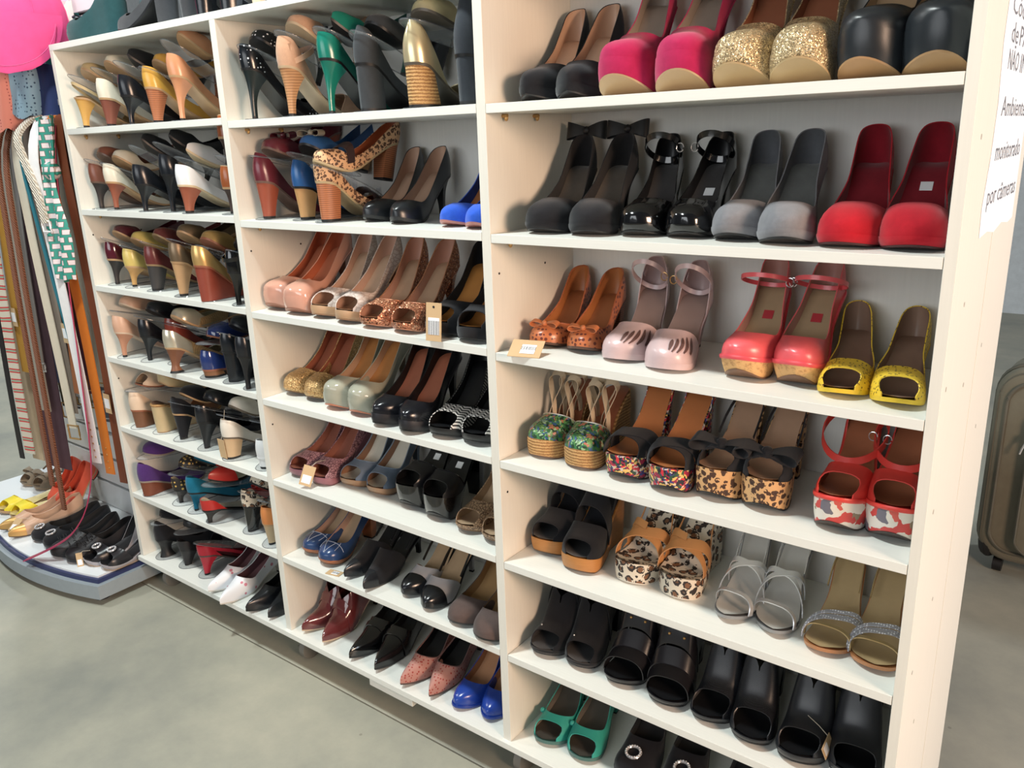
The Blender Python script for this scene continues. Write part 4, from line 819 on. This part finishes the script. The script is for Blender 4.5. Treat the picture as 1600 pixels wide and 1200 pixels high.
stack('pale gold sandal with rope block heel', q(kind='dorsay', up=met((216, 202, 162), .28), lin=lea((190, 176, 140)), sole=lea((90, 84, 74)), hm=rope, H=.075, throat=.22, tv=.4, tc=.58, back=.07, wb=.040, heel='block', tip=(.054, .05)), 2, 1, -.878, .024, 'sandal', tz=.15, tilt=.2)
stack('dark grey suede boot beside the divider', q(kind='boot', up=sue((56, 60, 66)), sole=k_lea, H=.08, boot=.04, side=.08, back=.09, throat=.4, heel='block', tip=(.044, .044)), 2, 1, -.766, .03, 'boot', upper=False, st=False)
bg = lea((100, 40, 50), .25)
stack('burgundy leather shoe with brown cone heel', q(up=bg, sole=lea((110, 84, 74)), hm=lea((150, 74, 52)), H=.082, back=.06, heel='cone', tip=(.022, .024), ex=[('bow', dict(s=.036, t=.26, m=bg))]), 2, 2, -1.366, .036, tz=.14, tilt=.2)
stack('blue leather shoe with tan heel', q(up=lea((44, 88, 142), .25), sole=k_lea, hm=lea((190, 146, 96)), H=.07, back=.055, heel='cone', tip=(.026, .028), ex=[('bow', dict(s=.034, t=.1, m=lea((170, 160, 142))))]), 2, 2, -1.255, .05, tz=.145, tilt=.3)
lsp = q(up=leo_small, lin=lea((176, 92, 56)), sole=lea((190, 168, 130)), hm=stackh, H=.082, heel='block', tip=(.034, .036), toe='almond', bands=[dict(ta=.34, tb=.34, wid=.018, m=lea((54, 36, 34)), a0=.06, a1=.94)])
stack('leopard print pump with stacked heel', lsp, 2, 2, -1.162, .034, upper=False, tz=.12)
put_shoe('pump', 'leopard print pump with stacked heel, upper one of the pair', lsp, (-1.156, .008, Z[2][1]+.112), (-.20, 0, -.12), -1, 'stacked shoes')

# ---- on top of the unit
tl = sue((40, 76, 80))
TOPZ = 1.5802
ts = q(up=tl, lin=k_in, sole=lea((196, 160, 118)), heel='wedge', hm=tl, H=.085, P=.02, back=.06, wb=.04, ex=[('bow', dict(s=.02, t=.2, m=lea((50, 48, 60))))])
put_shoe('wedge_shoe', 'teal suede wedge on top of the unit, nearest the left corner', ts, (-2.10, .05, TOPZ), (0, 0, -PI/2+.15), 1, 'shoes on top of the unit')
put_shoe('wedge_shoe', 'teal suede wedge on top of the unit, behind its mate', ts, (-2.04, .15, TOPZ), (0, 0, -PI/2), -1, 'shoes on top of the unit')
tp2 = q(up=sue((62, 64, 68)), lin=k_in, sole=k_lea, H=.08, heel='block', tip=(.04, .04), back=.06)
put_shoe('pump', 'grey suede shoe on top of the unit, toe to the left', tp2, (-1.855, .05, TOPZ), (0, 0, -PI/2+.1), 1, 'shoes on top of the unit')
put_shoe('pump', 'grey suede shoe on top of the unit, heel to the front', tp2, (-1.60, .225, TOPZ), (0, 0, PI+.2), -1, 'shoes on top of the unit')
tp3 = q(up=k_sh, lin=k_in, sole=k_lea, H=.075, heel='block', tip=(.036, .036))
put_shoe('pump', 'black leather shoe on top of the unit, heel to the front', tp3, (-1.50, .225, TOPZ), (0, 0, PI), 1, 'shoes on top of the unit')
put_shoe('pump', 'black leather shoe on top of the unit above the first divider', tp3, (-1.395, .225, TOPZ), (0, 0, PI-.1), -1, 'shoes on top of the unit')
tp4 = q(up=lea((214, 196, 168)), lin=cream, sole=m_tan, H=.07, heel='cone', tip=(.02, .02))
put_shoe('pump', 'beige shoe standing on top of the unit', tp4, (-1.312, .225, TOPZ), (0, 0, PI), 1, 'shoes on top of the unit')

# ------------------------------------------------------------------ paper notice on the outer side panel
sign = thing('paper_notice', 'white paper notice taped to the outer side of the shelving unit', 'sign', (.0150, .14, 1.155))
poly = [(.128, 1.57), (.140, 1.455), (.136, 1.40), (.155, 1.33), (.150, 1.26), (.130, 1.20), (.138, 1.160), (.20, 1.1625), (.26, 1.1555), (.33, 1.163), (.40, 1.1565), (.447, 1.160), (.449, 1.57)]
n = len(poly); V = [(x, y-.14, z-1.155) for x in (0, .0004) for y, z in poly]
obj('sheet', mesh('sheet', V, gridF(2, n, 0, True)+[tuple(range(n))[::-1], tuple(range(n, 2*n))], mat('plain', (232, 240, 248), rough=.7), smooth=False), sign)
def text_mesh(body, size, m):
    cu = bpy.data.curves.new('t', 'FONT'); cu.body = body; cu.size = size; cu.resolution_u = 2
    o = bpy.data.objects.new('t', cu); C.objects.link(o); dg = bpy.context.evaluated_depsgraph_get()
    me = bpy.data.meshes.new_from_object(o.evaluated_get(dg)); bpy.data.objects.remove(o); bpy.data.curves.remove(cu)
    me.materials.clear(); me.materials.append(m); return me
ink = mat('plain', (112, 116, 124), rough=.7)
for body, y, z, wdt in (('Código', .172, 1.438, .2), ('de', .190, 1.405, .06), ('PAX', .265, 1.405, .13), ('NÃO', .190, 1.372, .095), ('INSIS', .305, 1.372, .13), ('Ambiente', .188, 1.314, .235), ('monitorado', .182, 1.257, .24), ('por', .160, 1.200, .075), ('câmeras', .250, 1.200, .178)):
    me = text_mesh(body, .036, ink); xs = [v.co.x for v in me.vertices]; f = wdt/(max(xs)-min(xs))
    for v in me.vertices: v.co.x *= f
    o = obj('lettering', me, sign, (.0007, y-.14, z-1.155), (PI/2, 0, PI/2))

# ------------------------------------------------------------------ suitcase behind the unit
def rrect(w, h, r, n=8):
    P = []
    for cx, cz, a0 in ((w-r, h-r, 0), (-w+r, h-r, PI/2), (-w+r, -h+r, PI), (w-r, -h+r, 1.5*PI)):
        for i in range(n): a = a0+PI/2*i/(n-1); P.append((cx+r*math.cos(a), cz+r*math.sin(a)))
    return P
def rslab(w, h, r, y0, y1, bev=.02):
    rows = []
    for k in range(5): f = k/4*PI/2; rows.append((bev*(1-math.sin(f)), y0+bev*(1-math.cos(f))))
    rows += [(i, y1-(y-y0)) for i, y in rows[::-1]]
    V = []
    for ins, y in rows: V += [(x, y, z) for x, z in rrect(w-ins, h-ins, max(r-ins, .005))]
    n = len(rrect(w, h, r)); return np.array(V), gridF(len(rows), n, 0, True)+[tuple(range(n)), tuple(range(len(V)-n, len(V)))[::-1]]
m_case = mat('fabric', (112, 108, 94), name='olive_canvas'); m_case2 = mat('fabric', (92, 90, 80), name='olive_canvas_dark')
cs = thing('suitcase', 'olive grey canvas trolley suitcase standing behind the shelving unit', 'suitcase', (.155, 1.60, 0), (0, 0, -.04))
H0 = .345
obj('body', mesh('body', *[(v+np.array([0, 0, H0]), f) for v, f in [rslab(.235, .30, .085, -.10, .12, .03)]][0], m_case), cs)
pk = obj('front_pocket', mesh('front_pocket', *[(v+np.array([.03, 0, H0-.03]), f) for v, f in [rslab(.165, .225, .05, -.125, -.09, .012)]][0], m_case), cs)
def loop(w, h, r, y, c, rad): return tube(np.array([(x+c[0], y, z+c[1]) for x, z in rrect(w, h, r)]), rad, 6, True)
for i, (w, h, r, y) in enumerate(((.222, .288, .08, -.092), (.235, .302, .085, -.055), (.236, .302, .085, -.035), (.200, .262, .065, -.103))):
    obj('piping', mesh('piping', *loop(w, h, r, y, (0, H0), .0045), m_case2), cs)
obj('pocket_piping', mesh('pocket_piping', *loop(.160, .220, .048, -.122, (.03, H0-.03), .004), m_case2), pk)
zp = obj('zip_puller', mesh('zip_puller', *join(ball((-.135, -.128, H0+.105), (.007, .004, .012)), tube([(-.137, -.13, H0+.10), (-.145, -.133, H0+.075), (-.148, -.132, H0+.06)], .003, 6)), m_chrome), cs)
obj('carry_handle', mesh('carry_handle', *tube([(-.075, 0, .645), (-.07, -.01, .668), (0, -.01, .676), (.07, -.01, .668), (.075, 0, .645)], .010, 8), m_black), cs)
obj('badge', mesh('badge', *loop(.03, .010, .008, -.06, (-.115, .618), .003), m_chrome), cs)
for x in (-.17, .17):
    for y in (-.06, .09): obj('wheel', mesh('wheel', *tube([(x-.012, y, .022), (x+.012, y, .022)], .022, 16), m_black), cs)
for x in (-.2, .2): obj('corner_guard', mesh('corner_guard', *ball((x, -.06, .085), (.03, .04, .045), 10, 8), m_black), cs)

# ------------------------------------------------------------------ display stand left of the unit
st_ = thing('display_stand', 'low display stand with curved grey base and white slatwall panel', 'display stand', (-2.55, .05, 0))
off = -np.array(st_.location)
def base_out(ins):
    x = np.linspace(-3.27+ins, -2.146-ins, 26); P = [(a, -.212+.43*(a+2.55)**2+ins) for a in x]
    return P+[(-2.146-ins, .29), (-3.27+ins, .29)]
def prism(P, z0, z1):
    n = len(P); V = np.array([(x, y, z) for z in (z0, z1) for x, y in P])+off
    return V, gridF(2, n, 0, True)+[tuple(range(n))[::-1], tuple(range(n, 2*n))]
m_gb = mat('leather', (150, 160, 166), rough=.5, name='grey_edging')
obj('base', mesh('base', *prism(base_out(0), .022, .066), m_gb, angle=25), st_)
obj('trim_band', mesh('trim_band', *prism(base_out(.016), .066, .080), mat('plain', (44, 52, 92), rough=.4), angle=25), st_)
obj('base_top', mesh('base_top', *prism(base_out(.026), .080, .086), mat('plain', (226, 230, 232), rough=.4), angle=25), st_)
for x, y in ((-2.2, -.11), (-2.9, -.11), (-2.2, .25), (-2.9, .25)): obj('foot', mesh('foot', *tube([(x+off[0], y+off[1], 0), (x+off[0], y+off[1], .022)], .022, 12), m_black), st_)
obj('backing', mesh('backing', *[(np.array(v)+off, f) for v, f in [boxv(-2.955, -2.152, .180, .195, .086, 2.0)]][0], mat('plain', (70, 66, 66)), smooth=False), st_)
sl = mesh('slat', *boxv(-.4025, .4025, -.008, .008, -.0445, .0445), mat('plain', (222, 226, 226), rough=.45), smooth=False)
for i in range(19): obj('slat', sl, st_, (-2.5535+off[0], .170+off[1], .133+.1*i))
obj('edge_strip', mesh('edge_strip', *[(np.array(v)+off, f) for v, f in [boxv(-2.972, -2.956, .155, .20, .086, 2.0)]][0], mat('plain', (112, 110, 112)), smooth=False), st_)
obj('hanging_bar', mesh('hanging_bar', *tube(np.array([(-3.0, .04, 1.405), (-2.6, .04, 1.405), (-2.155, .04, 1.405)])+off, .008, 10), m_chrome), st_)
for x in (-2.9, -2.5, -2.2): obj('bar_bracket', mesh('bar_bracket', *tube(np.array([(x, .04, 1.405), (x, .10, 1.405), (x, .162, 1.405)])+off, .006, 8), m_chrome), st_)
obj('shade_board', mesh('shade_board', *[(np.array(v)+off, f) for v, f in [boxv(-2.94, -2.155, .06, .16, 1.44, 1.455)]][0], mat('plain', (150, 144, 146), rough=.4), smooth=False), st_)  # grey board put in for the shaded band of the slatwall

# belts
def belt(label, pts, w, m, wv=(1, .25, 0), th=.003, buckle=None, holes=0, name='belt', tagged=False):
    P = np.array(pts, float); u = np.linspace(0, 1, len(P)); uu = np.linspace(0, 1, 26)
    Q = np.stack([np.interp(uu, u, P[:, k]) for k in range(3)], -1); k = np.ones(5)/5
    for c in range(3): Q[2:-2, c] = np.convolve(Q[:, c], k, 'valid')
    b = thing(name, label, 'belt', tuple(P[-1]), group='hanging belts'); o = -P[-1]
    obj('strap', mesh('strap', *ribbon(Q+o, wv, w, th), m), b)
    d = Q[-1]-Q[-2]; d /= np.linalg.norm(d)
    if buckle:
        Wv = np.array(wv)/np.linalg.norm(wv); hw = w*.72; hl = max(w*.7, .014)
        R_ = np.array([Wv*a*hw-d*bb*hl+d*hl*.6 for a, bb in ((1, 1), (-1, 1), (-1, -1), (1, -1))]); R_ = np.concatenate([np.linspace(R_[i], R_[(i+1) % 4], 4)[:-1] for i in range(4)])
        obj('buckle', mesh('buckle', *tube(R_, .003, 6, True), buckle), b)
    for i in range(holes):
        p = Q[-1]-d*(.02+.022*i)+o; obj('eyelet', mesh('eyelet', *ball(p+np.array([.25, -1, 0])*.002, (.003, .002, .003), 6, 4), m_brass), b)
    if tagged:
        p = Q[-6]+o; obj('price_tag', mesh('price_tag', *[(np.array(v)+p+np.array([.004, -.012, 0]), f) for v, f in [boxv(-.018, .018, -.0005, .0005, -.03, .03)]][0], m_card, smooth=False), b)
        obj('tag_label', mesh('tag_label', *[(np.array(v)+p+np.array([.004, -.0130, 0]), f) for v, f in [boxv(-.013, .013, -.0003, .0003, -.015, .015)]][0], m_label, smooth=False), b)
    return b
def straight(x0, z0, x1, z1, y, sway=.01, y1=None):
    y1 = y if y1 is None else y1
    # the strap drops over the bar from behind
    return [(x0, .055, 1.37), (x0, .045, 1.417), (x0, .03, 1.415), (x0, y-.004, 1.38)]+[(x0+(x1-x0)*f+sway*math.sin(f*5+x0*9), y+(y1-y)*f, 1.38+(z1-1.38)*f) for f in (.15, .3, .45, .6, .75, .9, 1)]
braid_b = mat('braid', (150, 94, 66), (112, 68, 48), scale=70, name='brown_braid'); braid_w = mat('braid', (230, 224, 210), (176, 164, 146), scale=60, name='white_braid')
B = [('mustard leather belt at the far left of the belt rack', -2.60, -2.70, .62, .042, .0, lea((190, 142, 62)), dict(tagged=True)),
 ('pale grey belt with metal eyelets beside the braided loop', -2.535, -2.62, .50, .050, .0, lea((176, 170, 158)), dict(holes=7)),
 ('brown braided belt looped over the rack', -2.50, -2.60, .25, .016, -.035, braid_b, dict(th=.008)),
 ('second brown braided strand hanging lower right', -2.455, -2.56, .17, .016, -.03, braid_b, dict(th=.008)),
 ('wide plum-brown fabric belt', -2.545, -2.655, .28, .105, .025, mat('fabric', (84, 58, 66)), dict()),
 ('thin silver-edged belt beside the plum belt', -2.478, -2.59, .66, .016, .005, met((176, 172, 168), .4), dict(buckle=m_chrome)),
 ('navy leather belt in the middle of the rack', -2.46, -2.53, .60, .040, .03, lea((36, 40, 66)), dict()),
 ('taupe leather belt with square end', -2.415, -2.45, .52, .048, .01, lea((156, 142, 130)), dict()),
 ('thin turquoise cord belt', -2.39, -2.25, .46, .011, -.02, lea((52, 120, 134)), dict(th=.005)),
 ('white braided belt with white square buckle', -2.335, -2.262, 1.125, .021, -.04, braid_w, dict(th=.010, buckle=white)),
 ('dark brown belt right of the white braid', -2.335, -2.37, .64, .036, .02, lea((62, 40, 34)), dict(buckle=m_brass)),
 ('slim tan leather belt', -2.31, -2.36, .60, .024, .0, lea((150, 92, 56)), dict(tagged=True)),
 ('bright orange leather belt reaching lowest on the right', -2.262, -2.235, .36, .036, .0, lea((204, 118, 44)), dict(holes=4)),
 ('black and red belt close to the unit', -2.205, -2.235, .50, .055, .05, lea((54, 22, 26)), dict()),
 ('cream belt with brass buckle hanging to mid height', -2.43, -2.42, .48, .032, -.01, lea((216, 206, 186)), dict(buckle=m_brass)),
 ('white perforated belt with turquoise tip', -2.285, -2.245, .405, .036, -.03, white, dict(holes=6)),
 ('short reddish-brown belt end near the unit', -2.215, -2.20, .33, .030, .02, lea((118, 66, 44)), dict(tagged=True)),
 ('cream woven belt with red stripes', -2.66, -2.74, .33, .046, -.025, mat('stripes', (206, 200, 184), (196, 60, 62), (150, 170, 150), scale=9, name='striped_webbing'), dict()),
 ('beige leather belt at the left behind the striped belt', -2.66, -2.80, .28, .055, .02, lea((198, 176, 146)), dict()),
 ('black narrow belt bent into a loop', -2.70, -2.80, .30, .022, -.03, lea((34, 32, 34)), dict())]
dark = [('black', (30, 29, 31)), ('chocolate', (58, 38, 32)), ('oxblood', (78, 30, 36)), ('olive', (84, 80, 54)), ('graphite', (66, 66, 70)), ('chestnut', (112, 64, 40)), ('camel', (170, 128, 84)), ('wine', (92, 36, 52)), ('slate', (76, 84, 96)), ('ivory', (206, 198, 180)), ('rust', (138, 72, 46)), ('bronze', (120, 98, 70)), ('aubergine', (58, 38, 54)), ('sand', (186, 164, 132))]
for i, (cn, c) in enumerate(dark):
    x = -2.76+.042*i; B.append((cn+' belt in the back layer of the rack', x, x-.02, .45+.16*random.random(), .034+.012*random.random(), .085+.01*(i % 3), lea(c), dict(buckle=m_brass if i % 2 else m_chrome)))
for lb, x0, x1, z1, w, y, m, kw in B: belt(lb, straight(x0, 1.4, x1, z1, y), w, m, **kw)
belt('magenta belt trailing down over the display shoes', [(-2.235, .045, 1.38), (-2.235, .03, 1.415), (-2.235, -.0, 1.30), (-2.238, -.03, .8), (-2.24, -.04, .47), (-2.25, -.055, .32), (-2.285, -.10, .205), (-2.33, -.13, .165), (-2.39, -.165, .125), (-2.46, -.205, .092)], .030, lea((166, 44, 84)), wv=(1, -.5, .3))
# patterned scarf
sc = thing('scarf', 'teal and white checked silk scarf hanging at the end of the rack', 'scarf', (-2.235, .01, .965))
U, Vv = np.meshgrid(np.linspace(0, 1, 22), np.linspace(0, 1, 28))
def scarf(o):
    wd_ = .055+.055*np.clip(np.abs(Vv-.62)/.6, 0, 1)+.045*(Vv < .3)*(1-Vv/.3)
    wd_ = .060+.065*sstep(.60, .2, 1-Vv) if False else .075+.05*sstep(.45, .75, 1-Vv)*0+.05*sstep(.5, .8, Vv)*0+.045*np.cos((Vv-.1)*5)**2
    x = (U-.5)*wd_*1.05-.012*np.sin(Vv*4); y = .012*np.sin(U*11+Vv*3)-.012+o*1.0; z = .44*(1-Vv)+.006*np.sin(U*9)
    return np.stack([x, y-.03*Vv, z], -1).reshape(-1, 3)
a_, b_ = scarf(0), scarf(.0015); nn = 22*28
per = [j for j in range(22)]+[i*22+21 for i in range(1, 28)]+[27*22+j for j in range(20, -1, -1)]+[i*22 for i in range(26, 0, -1)]
F = gridF(28, 22)+[tuple(k+nn for k in f) for f in gridF(28, 22)]+[(per[i], per[(i+1) % len(per)], nn+per[(i+1) % len(per)], nn+per[i]) for i in range(len(per))]
obj('cloth', mesh('cloth', np.concatenate([a_, b_]), F, mat('squares', (222, 206, 206), (44, 138, 122), (110, 74, 70), name='checked_silk', rough=.5)), sc)
obj('knot', mesh('knot', *ball((-.006, -.016, .30), (.034, .022, .026), 12, 8), mat('squares', (222, 206, 206), (44, 138, 122), (110, 74, 70), name='checked_silk', rough=.5)), sc)

# caps and crocheted pieces above the rack
def dome(c, r, n=28, m=12, sq=1.0, wob=0.0, cut=.5):
    V = []
    for i in range(m+1):
        p = PI*cut*i/m
        for j in range(n):
            a = 2*PI*j/n; k = 1+wob*math.sin(7*a+3*p)*math.sin(p); V.append((c[0]+r[0]*math.sin(p)*math.cos(a)*k, c[1]+r[1]*math.sin(p)*math.sin(a)*k, c[2]+r[2]*math.cos(p)))
    return np.array(V), gridF(m+1, n, 0, True)+[tuple(range(m*n, (m+1)*n))]
pk_ = mat('fabric', (238, 84, 146), name='pink_cotton')
cap = thing('cap', 'bright pink cap at the upper left corner', 'cap', (-2.287, -.05, 1.516), (0, 0, 1.17))
U, Q = np.meshgrid(np.linspace(-1, 1, 25), np.linspace(0, 1, 14))
def visor(o): 
    hw = .152*np.sqrt(np.maximum(1-(1-Q)**2.0, 0))
    return np.stack([U*hw, -.035+.05*(U*hw/.15)**2-.02*np.sin(Q*PI/2)+o, .15*Q+0*U], -1).reshape(-1, 3)
nn = 25*14; per = list(range(25))+[i*25+24 for i in range(1, 14)]+[13*25+j for j in range(23, -1, -1)]+[i*25 for i in range(12, 0, -1)]
obj('visor', mesh('visor', np.concatenate([visor(0), visor(.004)]), gridF(14, 25)+[tuple(k+nn for k in f) for f in gridF(14, 25)]+[(per[i], per[(i+1) % len(per)], nn+per[(i+1) % len(per)], nn+per[i]) for i in range(len(per))], pk_), cap)
for f_ in (.9,):
    a = np.linspace(-1.4, 1.4, 21); obj('stitching', mesh('stitching', *tube(np.stack([.150*f_*np.sin(a), -.058+.05*(f_*np.sin(a))**2-.0015, .15-.148*f_*np.cos(a)], -1), .0012, 4), mat('fabric', (226, 96, 150))), cap)
obj('crown', mesh('crown', *dome((0, .07, .14), (.170, .115, .17), cut=.6), pk_), cap)
obj('button', mesh('button', *ball((0, .07, .311), (.009, .009, .006)), pk_), cap)
for k in range(3):
    t = np.linspace(-PI/2, PI/2, 17); ax_ = k*PI/3; P = np.stack([.171*np.sin(t)*math.cos(ax_), .07+.116*np.sin(t)*math.sin(ax_), .14+.171*np.cos(t)], -1); obj('seam', mesh('seam', *tube(P, .0016, 4), pk_), cap)
def cloth(name, label, x, y, z, w, h, m, folds=3, cat='cloth', amp=.02, holes=None):
    o = thing(name, label, cat, (x, y, z-h/2), (0, 0, .75)); U, Q = np.meshgrid(np.linspace(0, 1, 18), np.linspace(0, 1, 16))
    def f(d): return np.stack([(U-.5)*w*(.75+.25*Q), amp*np.sin(U*PI*folds+Q*2)+d-.02*np.sin(PI*U), h*(1-Q)+.12*h*np.sin(U*PI*1.0)*(1-2*Q)*.5-.10*h*np.abs(np.sin(U*PI*2))*(Q**3)], -1).reshape(-1, 3)
    nn = 18*16; per = list(range(18))+[i*18+17 for i in range(1, 16)]+[15*18+j for j in range(16, -1, -1)]+[i*18 for i in range(14, 0, -1)]
    F = gridF(16, 18)+[tuple(k+nn for k in q_) for q_ in gridF(16, 18)]+[(per[i], per[(i+1) % len(per)], nn+per[(i+1) % len(per)], nn+per[i]) for i in range(len(per))]
    obj('fabric', mesh('fabric', np.concatenate([f(0), f(.003)]), F, m), o); return o
cloth('scarf', 'plain teal cloth hanging behind the pink cap', -2.372, .105, 1.60, .26, .24, mat('fabric', (40, 150, 138), name='teal_cotton'), 3, 'scarf')
cloth('crocheted_cap', 'light blue crocheted piece under the teal cloth', -2.36, .035, 1.49, .14, .13, mat('dots', (142, 178, 196), (60, 86, 110), scale=95, r=.26, rnd=.4, name='blue_crochet', rough=.9), 2, 'crochet', .012)
cloth('crocheted_cap', 'peach crocheted piece at the left edge', -2.445, .0, 1.482, .12, .17, mat('dots', (232, 150, 132), (176, 90, 84), scale=110, r=.24, rnd=.3, name='peach_crochet', rough=.9), 2, 'crochet', .012)
cloth('bandana', 'navy cloth tucked between peach and blue crochet', -2.46, .05, 1.51, .09, .11, mat('fabric', (42, 58, 104), name='navy_cotton'), 2, 'cloth', .01)
cloth('bandana', 'navy cloth hanging right of the blue crochet', -2.30, .06, 1.475, .09, .13, mat('fabric', (38, 52, 96), name='navy_cotton'), 2, 'cloth', .01)
cloth('purse', 'rust brown soft pouch below the crochet', -2.43, .045, 1.455, .09, .07, mat('fabric', (164, 98, 58), name='rust_cotton'), 1, 'pouch', .015)
cloth('bandana', 'dark raspberry cloth at the left edge of the rack', -2.474, .0, 1.425, .07, .06, mat('fabric', (142, 40, 82), name='raspberry_cotton'), 1, 'cloth', .01)
cloth('printed_bag', 'cream bag with pale blue and pink print behind the cap', -2.345, .13, 1.70, .12, .30, mat('floral', (230, 226, 220), cols=[(232, 228, 220), (240, 236, 224), (170, 214, 226), (226, 196, 200), (236, 230, 214), (200, 190, 214)], scale=24, name='pastel_print'), 1, 'bag', .008)

# ------------------------------------------------------------------ shoes on the display base
BZ = .0862
def dpair(kind, desc, sp, pos, rz=.0, rx=.0):
    for i, (x, y) in enumerate(pos): put_shoe(NAMES[kind], desc+(', left one of the pair' if i == 0 else ', right one of the pair'), sp, (x, y, BZ+.012*(rx > 0)), (rx, 0, rz+random.uniform(-.06, .06)), 1 if i == 0 else -1, 'shoes on the display base')
tp_ = sue((138, 124, 106))
dpair('sandal', 'taupe bow-front flat sandal at the back of the display', dict(kind='vamp', up=tp_, ins=lea((150, 128, 104)), H=.02, P=.012, heel='block', tip=(.04, .04), throat=.2, tv=.4, peep=.12, L=.20, ex=[('bow', dict(s=.04, t=.22, w=.7)), ('sling', dict(t=.5, z=.06))]), [(-3.10, .055), (-3.02, .065)], .1)
dpair('flat', 'bright yellow peep-toe flat', dict(kind='vamp', up=lea((236, 216, 50), .4), ins=lea((216, 196, 130)), H=.018, P=.01, heel='block', tip=(.04, .04), throat=.22, tv=.44, peep=.12, L=.22), [(-2.905, -.105), (-2.825, -.10)], .0)
cf = lea((222, 92, 66), .4)
dpair('flat', 'coral closed flat at the middle of the display', dict(up=cf, lin=cf, ins=lea((200, 90, 66)), H=.02, P=.006, heel='block', tip=(.04, .04), L=.175, throat=.3, back=.045), [(-2.785, .035), (-2.70, .038)], .0, .72)
dpair('pump', 'nude pointed flat with gold toe cap', dict(up=lea((206, 166, 138), .4), lin=m_nudein, H=.03, heel='block', tip=(.04, .035), toe='point', L=.245, throat=.34, toe_cap=(.2, met((200, 160, 100), .35)), sole=lea((90, 70, 56)), ex=[('tag', dict(p=(.012, .03, .040), rot=(.6, 0, .4), at=.3, side=-1))]), [(-2.745, -.165), (-2.665, -.172)], -.1)
dpair('flat', 'black flat with silver buckle brooch', dict(up=k_sue, lin=k_in, ins=m_tan, H=.02, P=.008, heel='block', tip=(.04, .04), L=.22, throat=.26, ex=[('brooch', dict(t=.13, r=.014))], sole=k_lea), [(-2.575, -.135), (-2.495, -.135)], -.1)
dpair('flat', 'black lace-up openwork shoe', dict(up=lea((32, 31, 34), .5), lin=k_in, H=.024, P=.01, heel='block', tip=(.04, .04), L=.22, throat=.4, ex=[('fringe', dict(n=12))], sole=k_lea), [(-2.405, -.15), (-2.33, -.14)], -.1)
dpair('sandal', 'black and grey buckled wedge nearest the unit', dict(kind='dorsay', up=lea((36, 36, 40), .3), cnt=mat('fabric', (156, 150, 152)), ins=k_lea, lin=k_in, H=.055, P=.012, heel='wedge', hm=mat('fabric', (170, 166, 170)), throat=.24, tv=.42, tc=.55, back=.07, peep=.15, ex=[('brooch', dict(t=.2, r=.012)), ('tag', dict(p=(-.02, -.008, .02), rot=(1.3, 0, 1.2), w=.009, h=.022, at=.1, side=1))]), [(-2.262, -.115), (-2.195, -.10)], -.1)
# loose price tag standing on the shelf edge
tg = thing('price_tag', 'kraft price tag with barcode standing on the shelf edge by black pumps', 'price tag', (-.842, -.006, Z[2][2]), (0, 0, .15))
obj('card', mesh('card', *[(np.array([Matrix.Rotation(-.12, 3, 'X')@Vector(v) for v in V_]), f) for V_, f in [boxv(-.017, .017, -.0006, .0006, 0, .072)]][0], m_card, smooth=False), tg)
obj('printed_label', mesh('printed_label', *[(np.array([Matrix.Rotation(-.12, 3, 'X')@Vector(v) for v in V_]), f) for V_, f in [boxv(-.012, .013, -.0011, -.0006, .012, .044)]][0], m_label, smooth=False), tg)
obj('eyelet', mesh('eyelet', *[(np.array([Matrix.Rotation(-.12, 3, 'X')@Vector(v) for v in V_]), f) for V_, f in [tube([(0, -.001, .064), (0, -.0004, .064)], .0025, 8)]][0], m_black, smooth=False), tg)
for lb, x, y, s_, rz, w, h in (('kraft tag lying at the front of the tan spotted pumps', -.640, .012, 3, .25, .03, .018), ('kraft tag lying in front of the navy stitched pumps', -1.235, .018, 2, .2, .02, .012)):
    z = Z[s_][2 if s_ == 3 else 5]; o = thing('price_tag', lb, 'price tag', (x, y, z), (0, 0, rz))
    obj('card', mesh('card', [(a, b*(.9 if c_ else 1), c_+(.022 if b > 0 else 0)*(s_ == 3)) for a, b, c_ in boxv(-w, w, -h, h, .0005, .0015)[0]], boxv(0, 1, 0, 1, 0, 1)[1], m_card, smooth=False), o)
    obj('printed_label', mesh('printed_label', [(a, b, c_+(.022*(b+h)/(2*h))*(s_ == 3)) for a, b, c_ in boxv(-w*.3, w*.6, -h*.6, h*.5, .0016, .002)[0]], boxv(0, 1, 0, 1, 0, 1)[1], m_label, smooth=False), o)
